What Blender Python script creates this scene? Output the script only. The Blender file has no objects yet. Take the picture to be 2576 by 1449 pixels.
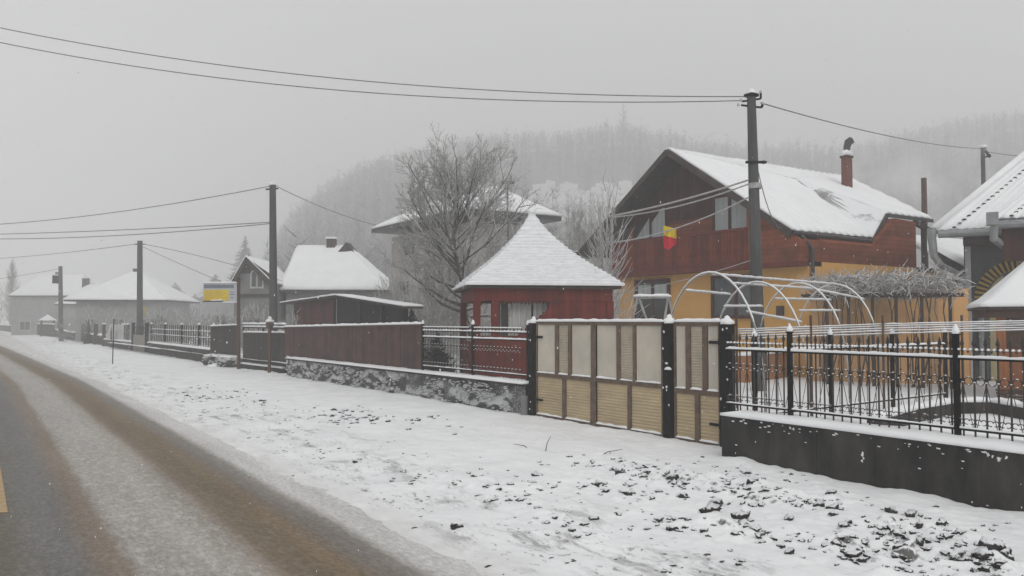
import bpy, bmesh, math, random
from mathutils import Vector, Matrix, noise
C = bpy.context.scene.collection
S = bpy.context.scene
random.seed(7)
rnd = random.random
def U(a, b): return a + (b - a) * rnd()

# ---------------------------------------------------------------- camera
F = 2050.0; CX, CY = 1288.0, 724.5; YAW = math.radians(33.3); PITCH = math.radians(2.25); CAMH = 1.9
cam = bpy.data.objects.new('camera', bpy.data.cameras.new('camera')); C.objects.link(cam)
cam.location = (0, 0, CAMH)
cam.rotation_euler = (math.radians(90) + PITCH, 0, -YAW)
cam.data.sensor_width = 36; cam.data.lens = F / 2576 * 36
cam.data.clip_start = .05; cam.data.clip_end = 2000
S.camera = cam
FW = Vector((math.sin(YAW), math.cos(YAW), 0)); RT = Vector((math.cos(YAW), -math.sin(YAW), 0))
def ray(px, py):
    a = (px - CX) / F; b = (CY - py) / F
    return RT * a + FW * (math.cos(PITCH) - b * math.sin(PITCH)) + Vector((0, 0, math.sin(PITCH) + b * math.cos(PITCH)))
def at(px, py, X=None, Y=None, Z=None, d=None):
    """the world point that the survey of the photograph gives for a pixel on a known plane"""
    r = ray(px, py)
    if X is not None: k = X / r.x
    elif Y is not None: k = Y / r.y
    elif Z is not None: k = (Z - CAMH) / r.z
    else: k = d / (r.x * FW.x + r.y * FW.y)
    return Vector((r.x * k, r.y * k, CAMH + r.z * k))

# ---------------------------------------------------------------- world, sun, exposure
W = bpy.data.worlds.new('World'); S.world = W; W.use_nodes = True
nt = W.node_tree; nt.nodes.clear()
sky = nt.nodes.new('ShaderNodeTexSky'); sky.sky_type = 'NISHITA'; sky.sun_disc = False
SUN_EL, SUN_ROT = math.radians(42), math.radians(200)
sky.sun_elevation = SUN_EL; sky.sun_rotation = SUN_ROT; sky.dust_density = 6; sky.air_density = 1
bw = nt.nodes.new('ShaderNodeHueSaturation'); bw.inputs['Saturation'].default_value = .0
mx = nt.nodes.new('ShaderNodeMixRGB'); mx.inputs[0].default_value = .93; mx.inputs[2].default_value = (6.55, 6.6, 6.62, 1)
bg = nt.nodes.new('ShaderNodeBackground'); bg.inputs['Strength'].default_value = .076
wo = nt.nodes.new('ShaderNodeOutputWorld')
nt.links.new(sky.outputs[0], bw.inputs['Color']); nt.links.new(bw.outputs[0], mx.inputs[1])
nt.links.new(mx.outputs[0], bg.inputs['Color']); nt.links.new(bg.outputs[0], wo.inputs['Surface'])
sun = bpy.data.objects.new('sun', bpy.data.lights.new('sun', 'SUN')); C.objects.link(sun)
sun.data.energy = .9; sun.data.angle = math.radians(30); sun.data.color = (1, .985, .96)
sun.rotation_euler = (math.radians(90) - SUN_EL, 0, math.radians(180) - SUN_ROT)
S.view_settings.view_transform = 'Standard'; S.view_settings.look = 'None'
S.view_settings.gamma = 1; S.view_settings.use_curve_mapping = False; S.view_settings.exposure = 0.35
S.cycles.max_bounces = 12; S.cycles.diffuse_bounces = 3; S.cycles.volume_bounces = 10; S.cycles.transparent_max_bounces = 16

# ---------------------------------------------------------------- helpers
def tag(o, label=None, cat=None, group=None, kind=None):
    if label: o['label'] = label
    if cat: o['category'] = cat
    if group: o['group'] = group
    if kind: o['kind'] = kind
    return o
WORLDLOC = {}
def empty(name, loc, label=None, cat=None, group=None):
    o = bpy.data.objects.new(name, None); C.objects.link(o); o.location = loc
    o.empty_display_size = .2
    WORLDLOC[o.name] = Vector(loc)
    return tag(o, label, cat, group)
class MB:
    def __init__(s, T=None): s.v = []; s.f = []; s.T = T
    def add(s, vs, fs):
        n = len(s.v)
        s.v += [tuple(s.T(Vector(p))) if s.T else tuple(p) for p in vs]
        s.f += [tuple(i + n for i in f) for f in fs]; return s
    def box(s, x0, x1, y0, y1, z0, z1):
        return s.add([(x0,y0,z0),(x1,y0,z0),(x1,y1,z0),(x0,y1,z0),(x0,y0,z1),(x1,y0,z1),(x1,y1,z1),(x0,y1,z1)],
            [(0,3,2,1),(4,5,6,7),(0,1,5,4),(1,2,6,5),(2,3,7,6),(3,0,4,7)])
    def bar(s, a, b, w, h=None, up=Vector((0,0,1))):
        """square bar from a to b, w wide, h tall"""
        a = Vector(a); b = Vector(b); h = h or w
        d = (b - a).normalized(); u = up if abs(d.dot(up)) < .95 else Vector((1,0,0))
        r = d.cross(u).normalized() * w / 2; t = r.cross(d).normalized() * h / 2
        return s.add([a-r-t,a+r-t,a+r+t,a-r+t,b-r-t,b+r-t,b+r+t,b-r+t],
            [(0,1,2,3),(7,6,5,4),(0,4,5,1),(1,5,6,2),(2,6,7,3),(3,7,4,0)])
    def tube(s, pts, r, n=6, cap=True):
        pts = [Vector(p) for p in pts]; R = r if isinstance(r, (list, tuple)) else [r] * len(pts)
        vs = []; fs = []
        d0 = (pts[1] - pts[0]).normalized(); u = Vector((0,0,1)) if abs(d0.z) < .9 else Vector((1,0,0))
        for i, p in enumerate(pts):
            d = (pts[min(i+1,len(pts)-1)] - pts[max(i-1,0)]).normalized()
            a = d.cross(u)
            a = a.normalized() if a.length > 1e-5 else d.orthogonal().normalized()
            b = a.cross(d); u = b if abs(d.dot(b)) < .9 else u
            for k in range(n):
                t = 2 * math.pi * k / n; vs.append(p + (a * math.cos(t) + b * math.sin(t)) * R[i])
        for i in range(len(pts) - 1):
            for k in range(n): fs.append((i*n+k, i*n+(k+1)%n, (i+1)*n+(k+1)%n, (i+1)*n+k))
        if cap: fs += [tuple(range(n))[::-1], tuple(range((len(pts)-1)*n, len(pts)*n))]
        return s.add(vs, fs)
    def prism(s, poly, off):
        """closed polygon of 3-d points extruded by vector off"""
        n = len(poly); off = Vector(off); P = [Vector(p) for p in poly]
        return s.add(P + [p + off for p in P], [tuple(range(n))[::-1], tuple(range(n, 2*n))] + [(i,(i+1)%n,(i+1)%n+n,i+n) for i in range(n)])
    def patch(s, a, b, c, d, nu, nv, thick=.06, amp=.012, sc=1.5, fn=None):
        """a thick bilinear sheet a-b (bottom edge), d-c (top edge), lifted and gently uneven; closed below"""
        a,b,c,d = [Vector(p) for p in (a,b,c,d)]; nrm = (b-a).cross(d-a)
        if nrm.z < 0: nrm = -nrm
        nrm.normalize()
        top = []; bot = []
        for j in range(nv+1):
            for i in range(nu+1):
                u = i/nu; v = j/nv
                p = (a*(1-u)+b*u)*(1-v) + (d*(1-u)+c*u)*v
                e = 1.0 if 0 < i < nu and 0 < j < nv else .55
                q = p + nrm * (thick * e + amp * noise.noise(p*sc) + (fn(u,v,p) if fn else 0))
                top.append(q); bot.append(p)
        n = len(top); W_ = nu+1; fs = []
        for j in range(nv):
            for i in range(nu):
                k = j*W_+i; fs += [(k,k+1,k+1+W_,k+W_), (n+k,n+k+W_,n+k+1+W_,n+k+1)]
        edge = [i for i in range(nu)] + [j*W_+nu for j in range(nv)] + [nv*W_+i for i in range(nu,0,-1)] + [j*W_ for j in range(nv,0,-1)]
        for i in range(len(edge)):
            k, l = edge[i], edge[(i+1)%len(edge)]; fs.append((k, n+k, n+l, l))
        return s.add(top+bot, fs)
    def snow(s, a, b, w, h, seg=.12, n=5, lump=.35, seed=0):
        """a rounded ridge of snow lying along a-b"""
        a = Vector(a); b = Vector(b); L = (b-a).length; m = max(2, int(L/seg)); d = (b-a).normalized()
        r = d.cross(Vector((0,0,1))).normalized(); vs = []; fs = []
        for i in range(m+1):
            p = a.lerp(b, i/m); k = 1 + lump*noise.noise(p*6+Vector((seed,3,7))); 
            if i in (0, m): k *= .5
            for j in range(n):
                t = math.pi*j/(n-1); vs.append(p + r*math.cos(t)*w/2*(.85+.15*k) + Vector((0,0,1))*math.sin(t)**.7*h*k)
        for i in range(m):
            for j in range(n-1): fs.append((i*n+j,(i+1)*n+j,(i+1)*n+j+1,i*n+j+1))
            fs.append((i*n+n-1,(i+1)*n+n-1,(i+1)*n,i*n))
        fs += [tuple(range(n)), tuple(range(m*n, m*n+n))[::-1]]
        return s.add(vs, fs)
    def blob(s, c, rx, ry, rz, seed=0, amp=.3, ico=1):
        bm = bmesh.new(); bmesh.ops.create_icosphere(bm, subdivisions=ico, radius=1)
        vs = []
        for v in bm.verts:
            k = 1 + amp*noise.noise(v.co*1.7+Vector((seed*1.37, seed*.71, seed)))*1.6
            vs.append((c[0]+v.co.x*rx*k, c[1]+v.co.y*ry*k, c[2]+v.co.z*rz*k))
        bm.verts.index_update(); fs = [tuple(v.index for v in f.verts) for f in bm.faces]; bm.free()
        return s.add(vs, fs)
    def build(s, name, mat, parent=None, smooth=False, label=None, cat=None, group=None, kind=None):
        me = bpy.data.meshes.new(name)
        if parent is not None: org = WORLDLOC[parent.name]
        elif kind == 'structure': org = Vector((0,0,0))
        else:
            xs = [v[0] for v in s.v]; ys = [v[1] for v in s.v]; zs = [v[2] for v in s.v]
            org = Vector(((min(xs)+max(xs))/2, (min(ys)+max(ys))/2, min(zs)))
        me.from_pydata([(v[0]-org.x, v[1]-org.y, v[2]-org.z) for v in s.v], [], s.f)
        if len(s.v) < 60000:
            bm = bmesh.new(); bm.from_mesh(me); bmesh.ops.recalc_face_normals(bm, faces=bm.faces); bm.to_mesh(me); bm.free()
        me.materials.append(mat)
        if smooth: me.polygons.foreach_set('use_smooth', [True]*len(me.polygons))
        o = bpy.data.objects.new(name, me); C.objects.link(o)
        if parent is not None: o.parent = parent; WORLDLOC[o.name] = org
        else: o.location = org; WORLDLOC[o.name] = org
        return tag(o, label, cat, group, kind)
def copy_part(o, parent, off=Vector((0,0,0))):
    c = o.copy(); C.objects.link(c); c.parent = parent; c.location = o.location + off
    WORLDLOC[c.name] = WORLDLOC.get(o.name, Vector((0,0,0))) + off
    return c
def frame(origin, ang):
    """local frame: x at angle ang (radians) from world X"""
    o = Vector(origin); ca, sa = math.cos(ang), math.sin(ang)
    return lambda p: Vector((o.x + p.x*ca - p.y*sa, o.y + p.x*sa + p.y*ca, o.z + p.z))

# ---------------------------------------------------------------- materials
def mat(name, col, col2=None, rough=.85, scale=6, bump=.15, bscale=None, snow=0., stretch=(1,1,1), contrast=.5, spec=.3, snowcol=(.8,.81,.83), metal=0, spots=0, snowlow=.35):
    m = bpy.data.materials.new(name); m.use_nodes = True; t = m.node_tree; N = t.nodes; L = t.links; N.clear()
    out = N.new('ShaderNodeOutputMaterial'); b = N.new('ShaderNodeBsdfPrincipled'); L.new(b.outputs[0], out.inputs[0])
    b.inputs['Roughness'].default_value = rough; b.inputs['Specular IOR Level'].default_value = spec; b.inputs['Metallic'].default_value = metal
    g = N.new('ShaderNodeNewGeometry'); mp = N.new('ShaderNodeMapping'); mp.inputs['Scale'].default_value = stretch
    L.new(g.outputs['Position'], mp.inputs['Vector'])
    n1 = N.new('ShaderNodeTexNoise'); n1.inputs['Scale'].default_value = scale; n1.inputs['Detail'].default_value = 6; n1.inputs['Roughness'].default_value = .62
    L.new(mp.outputs[0], n1.inputs['Vector'])
    r = N.new('ShaderNodeValToRGB'); r.color_ramp.elements[0].position = .5-contrast*.35; r.color_ramp.elements[1].position = .5+contrast*.35
    c2 = col2 or tuple(c*.72 for c in col)
    r.color_ramp.elements[0].color = (*c2, 1); r.color_ramp.elements[1].color = (*col, 1)
    L.new(n1.outputs[0], r.inputs[0]); colout = r.outputs[0]
    if snow > 0 or spots > 0:
        sx = N.new('ShaderNodeSeparateXYZ'); L.new(g.outputs['Normal'], sx.inputs[0])
        n2 = N.new('ShaderNodeTexNoise'); n2.inputs['Scale'].default_value = scale*2.3; n2.inputs['Detail'].default_value = 5
        L.new(g.outputs['Position'], n2.inputs['Vector'])
        ad = N.new('ShaderNodeMath'); ad.operation = 'MULTIPLY_ADD'; ad.inputs[1].default_value = .9; L.new(n2.outputs[0], ad.inputs[0]); L.new(sx.outputs[2], ad.inputs[2])
        mr = N.new('ShaderNodeMapRange'); mr.inputs['From Min'].default_value = snowlow+.45; mr.inputs['From Max'].default_value = snowlow+.65; mr.inputs['To Max'].default_value = snow
        L.new(ad.outputs[0], mr.inputs['Value'])
        mix = N.new('ShaderNodeMixRGB'); mix.inputs[2].default_value = (*snowcol, 1); L.new(mr.outputs[0], mix.inputs[0]); L.new(colout, mix.inputs[1]); colout = mix.outputs[0]
    L.new(colout, b.inputs['Base Color'])
    if bump:
        n3 = N.new('ShaderNodeTexNoise'); n3.inputs['Scale'].default_value = bscale or scale*4; n3.inputs['Detail'].default_value = 4
        L.new(mp.outputs[0], n3.inputs['Vector'])
        bp = N.new('ShaderNodeBump'); bp.inputs['Strength'].default_value = bump; bp.inputs['Distance'].default_value = .02
        L.new(n3.outputs[0], bp.inputs['Height']); L.new(bp.outputs[0], b.inputs['Normal'])
    return m
def planks(name, col, col2, axis='z', width=.12, dark=.35, rough=.8, bump=.2, vary=.5, snow=0):
    """boards: axis is the coordinate across the boards"""
    m = bpy.data.materials.new(name); m.use_nodes = True; t = m.node_tree; N = t.nodes; L = t.links; N.clear()
    out = N.new('ShaderNodeOutputMaterial'); b = N.new('ShaderNodeBsdfPrincipled'); L.new(b.outputs[0], out.inputs[0]); b.inputs['Roughness'].default_value = rough
    b.inputs['Specular IOR Level'].default_value = .2
    g = N.new('ShaderNodeNewGeometry'); s = N.new('ShaderNodeSeparateXYZ'); L.new(g.outputs['Position'], s.inputs[0])
    def mth(op, a, bb=None, c=None):
        n = N.new('ShaderNodeMath'); n.operation = op
        for i, x in enumerate((a, bb, c)):
            if x is None: continue
            if isinstance(x, (int, float)): n.inputs[i].default_value = x
            else: L.new(x, n.inputs[i])
        return n.outputs[0]
    if axis == 'z': co = s.outputs[2]
    elif axis == 'xy': co = mth('ADD', mth('MULTIPLY', s.outputs[0], .55), mth('MULTIPLY', s.outputs[1], -.83))
    elif axis == 'x': co = s.outputs[0]
    else: co = s.outputs[1]
    q = mth('DIVIDE', co, width); fl = mth('FLOOR', q); fr = mth('FRACT', q)
    wn = N.new('ShaderNodeTexWhiteNoise'); wn.noise_dimensions = '1D'; L.new(fl, wn.inputs['W'])
    n1 = N.new('ShaderNodeTexNoise'); n1.inputs['Scale'].default_value = 3; n1.inputs['Detail'].default_value = 6
    L.new(g.outputs['Position'], n1.inputs['Vector'])
    f = mth('ADD', mth('MULTIPLY', wn.outputs['Value'], vary), mth('MULTIPLY', n1.outputs[0], 1-vary*.4))
    r = N.new('ShaderNodeValToRGB'); r.color_ramp.elements[0].color = (*col2, 1); r.color_ramp.elements[1].color = (*col, 1)
    r.color_ramp.elements[0].position = .3; r.color_ramp.elements[1].position = .85; L.new(f, r.inputs[0])
    e = mth('LESS_THAN', fr, .12)
    mix = N.new('ShaderNodeMixRGB'); L.new(mth('MULTIPLY', e, 1-dark), mix.inputs[0]); L.new(r.outputs[0], mix.inputs[1]); mix.inputs[2].default_value = (col2[0]*.4, col2[1]*.4, col2[2]*.4, 1)
    L.new(mix.outputs[0], b.inputs['Base Color'])
    bp = N.new('ShaderNodeBump'); bp.inputs['Strength'].default_value = bump; bp.inputs['Distance'].default_value = .01
    L.new(mth('MULTIPLY', n1.outputs[0], mth('SUBTRACT', 1, e)), bp.inputs['Height']); L.new(bp.outputs[0], b.inputs['Normal'])
    return m
M = {}
M['snow'] = mat('snow', (.87,.875,.885), (.81,.815,.83), rough=.7, scale=2.2, bump=.35, bscale=18, spec=.25)
M['roofsnow'] = mat('roof_snow', (.87,.875,.885), (.79,.795,.81), rough=.7, scale=1.6, bump=.3, bscale=9, spec=.2, contrast=.8)
M['concrete'] = mat('dark_wet_concrete', (.058,.054,.049), (.018,.018,.018), spec=.12, scale=2.6, bump=.6, bscale=22, stretch=(1,1,.45), contrast=.42)
M['rough'] = mat('roughcast_stone', (.10,.098,.095), (.05,.05,.05), scale=15, bump=.7, snow=.78, snowlow=-.02, snowcol=(.62,.63,.64))
M['iron'] = mat('black_painted_iron', (.014,.0135,.0135), (.007,.007,.007), rough=.8, spec=.05, scale=12, bump=.2, snow=.7, snowlow=.62)
M['picket'] = mat('weathered_iron_bars', (.06,.053,.048), (.032,.029,.027), rough=.7, spec=.15, scale=12, bump=.2, snow=.7, snowlow=.62)
M['post'] = mat('black_gate_post_paint', (.013,.0125,.013), (.006,.006,.006), rough=.8, spec=.05, scale=9, bump=.3, snow=.8, snowlow=.5)
M['gateframe'] = mat('brown_gate_frame', (.16,.11,.08), (.08,.055,.042), scale=9, bump=.3)
M['panel_grey'] = mat('pale_ribbed_sheet', (.56,.51,.43), (.44,.41,.355), scale=2, bump=.1)
M['panel_mid'] = mat('grey_tan_ribbed_sheet', (.44,.385,.29), (.34,.30,.235), scale=5, bump=.1)
M['panel_tan'] = mat('tan_ribbed_sheet', (.52,.41,.25), (.34,.275,.185), scale=2.2, bump=.2, contrast=.6, stretch=(1,.5,1.6))
M['brownfence'] = planks('brown_sheet_fence', (.115,.062,.050), (.035,.031,.031), 'y', .1, dark=.4, vary=.35)
M['darkfence'] = planks('dark_board_fence', (.06,.052,.048), (.028,.027,.027), 'y', .13, dark=.5, vary=.3)
M['redwood'] = planks('red_stained_boards', (.17,.026,.016), (.085,.015,.011), 'xy', .12, dark=.6, vary=.35)
M['redclad'] = planks('red_brown_cladding', (.28,.075,.032), (.10,.03,.016), 'z', .13, dark=.55, vary=.35)
M['darkclad'] = planks('dark_brown_gable_boards', (.085,.032,.022), (.035,.018,.014), 'y', .14, dark=.5, vary=.4)
M['balwood'] = mat('balcony_slat_wood', (.17,.03,.015), (.09,.02,.013), scale=7, bump=.3, stretch=(1,1,.2))
M['yellow'] = mat('ochre_render', (.68,.385,.115), (.58,.32,.095), scale=1.2, bump=.15, bscale=40, contrast=.6)
M['orange'] = mat('orange_brown_render', (.42,.19,.075), (.28,.12,.05), scale=2, bump=.2)
M['pole'] = mat('grey_concrete_pole', (.085,.085,.085), (.05,.05,.05), scale=3, bump=.3, stretch=(1,1,.3))
M['wire'] = mat('grey_cable', (.2,.2,.2), (.15,.15,.15), bump=0)
M['snowwire'] = mat('snow_covered_cable', (.42,.41,.41), (.3,.3,.3), scale=8, bump=0)
M['tube'] = mat('pale_steel_tube', (.42,.42,.41), (.22,.21,.2), rough=.4, scale=6, bump=0, snow=.8, snowlow=.3)
M['glass'] = mat('dark_window_glass', (.055,.065,.07), (.03,.035,.04), rough=.12, scale=1, bump=0, spec=.7)
M['curtain'] = mat('pale_net_curtain', (.52,.56,.56), (.36,.39,.395), scale=3, bump=.1, stretch=(3,3,.2), rough=.6)
M['winframe'] = mat('dark_red_window_frame', (.09,.025,.018), (.05,.018,.014), scale=8, bump=.1)
M['greywall'] = mat('dark_grey_render', (.115,.125,.13), (.075,.082,.088), scale=3, bump=.3)
M['metal'] = mat('galvanised_gutter', (.30,.31,.32), (.2,.21,.215), rough=.45, scale=6, bump=.1)
M['gut_dark'] = mat('dark_gutter', (.06,.055,.055), (.035,.03,.03), rough=.5, scale=6, bump=.1)
M['brick'] = mat('chimney_brick', (.2,.07,.05), (.11,.045,.036), scale=14, bump=.5)
M['palewall'] = mat('pale_beige_render', (.40,.385,.36), (.28,.27,.25), scale=1.5, bump=.2)
M['greyhouse'] = mat('grey_render', (.22,.22,.22), (.15,.15,.15), scale=1.5, bump=.2)
M['farwall'] = mat('haze_paled_grey_render', (.33,.33,.33), (.26,.26,.26), scale=1.5, bump=.2)  # grey render with distance haze put into its lighter colour
M['whitewall'] = mat('white_render', (.5,.5,.49), (.4,.4,.4), scale=1.5, bump=.2)
M['darkwood'] = mat('weathered_dark_wood', (.07,.055,.048), (.035,.028,.026), scale=5, bump=.4, stretch=(1,1,.3))
M['shedred'] = planks('faded_red_slats', (.12,.035,.03), (.045,.022,.02), 'y', .18, dark=.5, vary=.5)
M['shedin'] = mat('black_bay_sheet', (.022,.02,.021), (.012,.012,.012), scale=3, bump=.6, bscale=5)
M['bark'] = mat('snowy_bark', (.085,.078,.072), (.05,.046,.044), scale=8, bump=.3, snow=.72, snowlow=.15, snowcol=(.62,.62,.63))
M['frost'] = mat('frosted_twigs', (.46,.455,.45), (.27,.26,.255), scale=8, bump=0, snow=.85, snowlow=.1, snowcol=(.68,.68,.69))
M['twig'] = mat('bare_twigs', (.11,.105,.10), (.07,.066,.062), scale=8, bump=0, snow=.6, snowlow=.1, snowcol=(.5,.5,.51))
M['frosttwig'] = mat('snow_dusted_twigs', (.33,.325,.32), (.21,.205,.20), scale=8, bump=0, snow=.75, snowlow=.1, snowcol=(.66,.66,.67))
M['vine'] = mat('brown_vine_stems', (.12,.075,.05), (.06,.04,.03), scale=8, bump=.2, snow=.5, snowlow=.2)
M['fir'] = mat('fir_needles', (.05,.062,.05), (.028,.036,.03), scale=8, bump=0, snow=.22, snowlow=.3)
M['forest'] = mat('bare_forest', (.085,.084,.082), (.05,.049,.048), scale=.06, bump=0, contrast=.5, snow=.0, snowlow=.3)
M['yellowsign'] = mat('yellow_sign_sheet', (.68,.52,.03), (.6,.42,.05), scale=4, bump=0, rough=.5)
M['orangesign'] = mat('faded_orange_sign_print', (.52,.33,.05), (.62,.45,.05), scale=6, bump=0, rough=.5)
M['signgrey'] = mat('blue_grey_sign_sheet', (.17,.19,.23), (.14,.155,.19), scale=4, bump=0, rough=.5)
M['signwhite'] = mat('white_sign_sheet', (.5,.51,.54), (.44,.45,.48), scale=4, bump=0, rough=.5)
M['rust'] = mat('rusty_brown_steel', (.11,.06,.045), (.06,.038,.03), scale=9, bump=.3)
M['flagy'] = mat('flag_yellow', (.72,.55,.03), (.66,.5,.03), scale=4, bump=0)
M['flagr'] = mat('flag_red', (.6,.03,.05), (.5,.025,.045), scale=4, bump=0)
M['archbrick'] = mat('yellow_painted_brick', (.45,.32,.07), (.36,.25,.06), scale=6, bump=.2)
M['archdark'] = mat('brown_painted_brick', (.055,.04,.025), (.03,.025,.02), scale=6, bump=.2)
M['beige'] = mat('beige_door_leaf', (.5,.43,.25), (.42,.35,.2), scale=3, bump=.1)
M['kiosk'] = planks('orange_kiosk_boards', (.33,.12,.04), (.18,.07,.03), 'xy', .14, dark=.5, vary=.3)
M['kioskdark'] = mat('dark_brown_lattice', (.085,.045,.03), (.045,.025,.02), scale=20, bump=.4)
M['earth'] = mat('dark_wet_earth', (.05,.047,.043), (.022,.021,.02), scale=14, bump=.8, snow=1., snowlow=.46)
M['stem'] = mat('dry_weed_stem', (.12,.10,.08), (.07,.06,.05), bump=0)
M['flake'] = mat('snowflake', (.85,.85,.87), (.8,.8,.82), bump=0)
# ---------------------------------------------------------------- ground, road, hill
def road_off(y): return -.03*(y-28) - .00012*max(0, y-60)**2 if y > 28 else 0
GX0, GX1, GY0, GY1 = -260, 640, -60, 560
def ground_mat():
    """snow with a grey dirty zone beside the road: specks and drag streaks of earth"""
    m = bpy.data.materials.new('verge_snow'); m.use_nodes = True; t = m.node_tree; N = t.nodes; L = t.links; N.clear()
    out = N.new('ShaderNodeOutputMaterial'); b = N.new('ShaderNodeBsdfPrincipled'); L.new(b.outputs[0], out.inputs[0])
    b.inputs['Roughness'].default_value = .75; b.inputs['Specular IOR Level'].default_value = .2
    g = N.new('ShaderNodeNewGeometry'); s = N.new('ShaderNodeSeparateXYZ'); L.new(g.outputs['Position'], s.inputs[0])
    def mth(op, *a):
        n = N.new('ShaderNodeMath'); n.operation = op
        for i, x in enumerate(a):
            if isinstance(x, (int, float)): n.inputs[i].default_value = x
            else: L.new(x, n.inputs[i])
        return n.outputs[0]
    def noi(scale, stretch=(1,1,1), det=5, rough=.6):
        mp = N.new('ShaderNodeMapping'); mp.inputs['Scale'].default_value = stretch; L.new(g.outputs['Position'], mp.inputs['Vector'])
        n = N.new('ShaderNodeTexNoise'); n.inputs['Scale'].default_value = scale; n.inputs['Detail'].default_value = det; n.inputs['Roughness'].default_value = rough
        L.new(mp.outputs[0], n.inputs['Vector']); return n.outputs[0]
    def rng(x, a, bb, c=0., d=1.):
        n = N.new('ShaderNodeMapRange'); n.interpolation_type = 'SMOOTHSTEP'; L.new(x, n.inputs[0])
        for i, v in enumerate((a, bb, c, d)): n.inputs[i+1].default_value = v
        return n.outputs[0]
    X = s.outputs[0]
    # trodden zone weight, between 3.3 and 5.2 m from the camera line
    zone = mth('MULTIPLY', rng(X, 3.2, 3.6), rng(X, 5.9, 4.2))
    streak = rng(noi(3.4, (1, .3, 1), 8, .75), .50, .64)
    speck = rng(noi(17, (1, .6, 1), 3, .6), .60, .68)
    d1 = mth('MULTIPLY', zone, mth('MULTIPLY', rng(noi(.8), .36, .56), mth('ADD', mth('MULTIPLY', streak, .55), mth('MULTIPLY', speck, .55))))
    speck2 = mth('MULTIPLY', rng(noi(9), .66, .72), rng(noi(.9), .48, .62))
    sn = N.new('ShaderNodeSeparateXYZ'); L.new(g.outputs['Normal'], sn.inputs[0])
    st = rng(mth('ADD', sn.outputs[2], mth('MULTIPLY', mth('SUBTRACT', noi(11), .5), .5)), .88, .70)
    edge = mth('MULTIPLY', rng(X, 3.75, 2.95), rng(noi(5, (1,.3,1)), .15, .7))
    dirt = mth('MINIMUM', mth('ADD', mth('ADD', d1, mth('MULTIPLY', speck2, .35)), mth('MULTIPLY', st, .9)), .95)
    base = N.new('ShaderNodeValToRGB'); base.color_ramp.elements[0].color = (.79,.795,.81,1); base.color_ramp.elements[1].color = (.88,.885,.895,1)
    base.color_ramp.elements[0].position = .35; base.color_ramp.elements[1].position = .65; L.new(noi(1.3), base.inputs[0])
    m0 = N.new('ShaderNodeMixRGB'); L.new(mth('MULTIPLY', edge, .75), m0.inputs[0]); L.new(base.outputs[0], m0.inputs[1]); m0.inputs[2].default_value = (.52,.50,.47,1)
    m1 = N.new('ShaderNodeMixRGB'); L.new(dirt, m1.inputs[0]); L.new(m0.outputs[0], m1.inputs[1]); m1.inputs[2].default_value = (.05,.045,.04,1)
    L.new(m1.outputs[0], b.inputs['Base Color'])
    bp = N.new('ShaderNodeBump'); bp.inputs['Strength'].default_value = .5; bp.inputs['Distance'].default_value = .02
    L.new(noi(14), bp.inputs['Height']); L.new(bp.outputs[0], b.inputs['Normal'])
    return m
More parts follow.
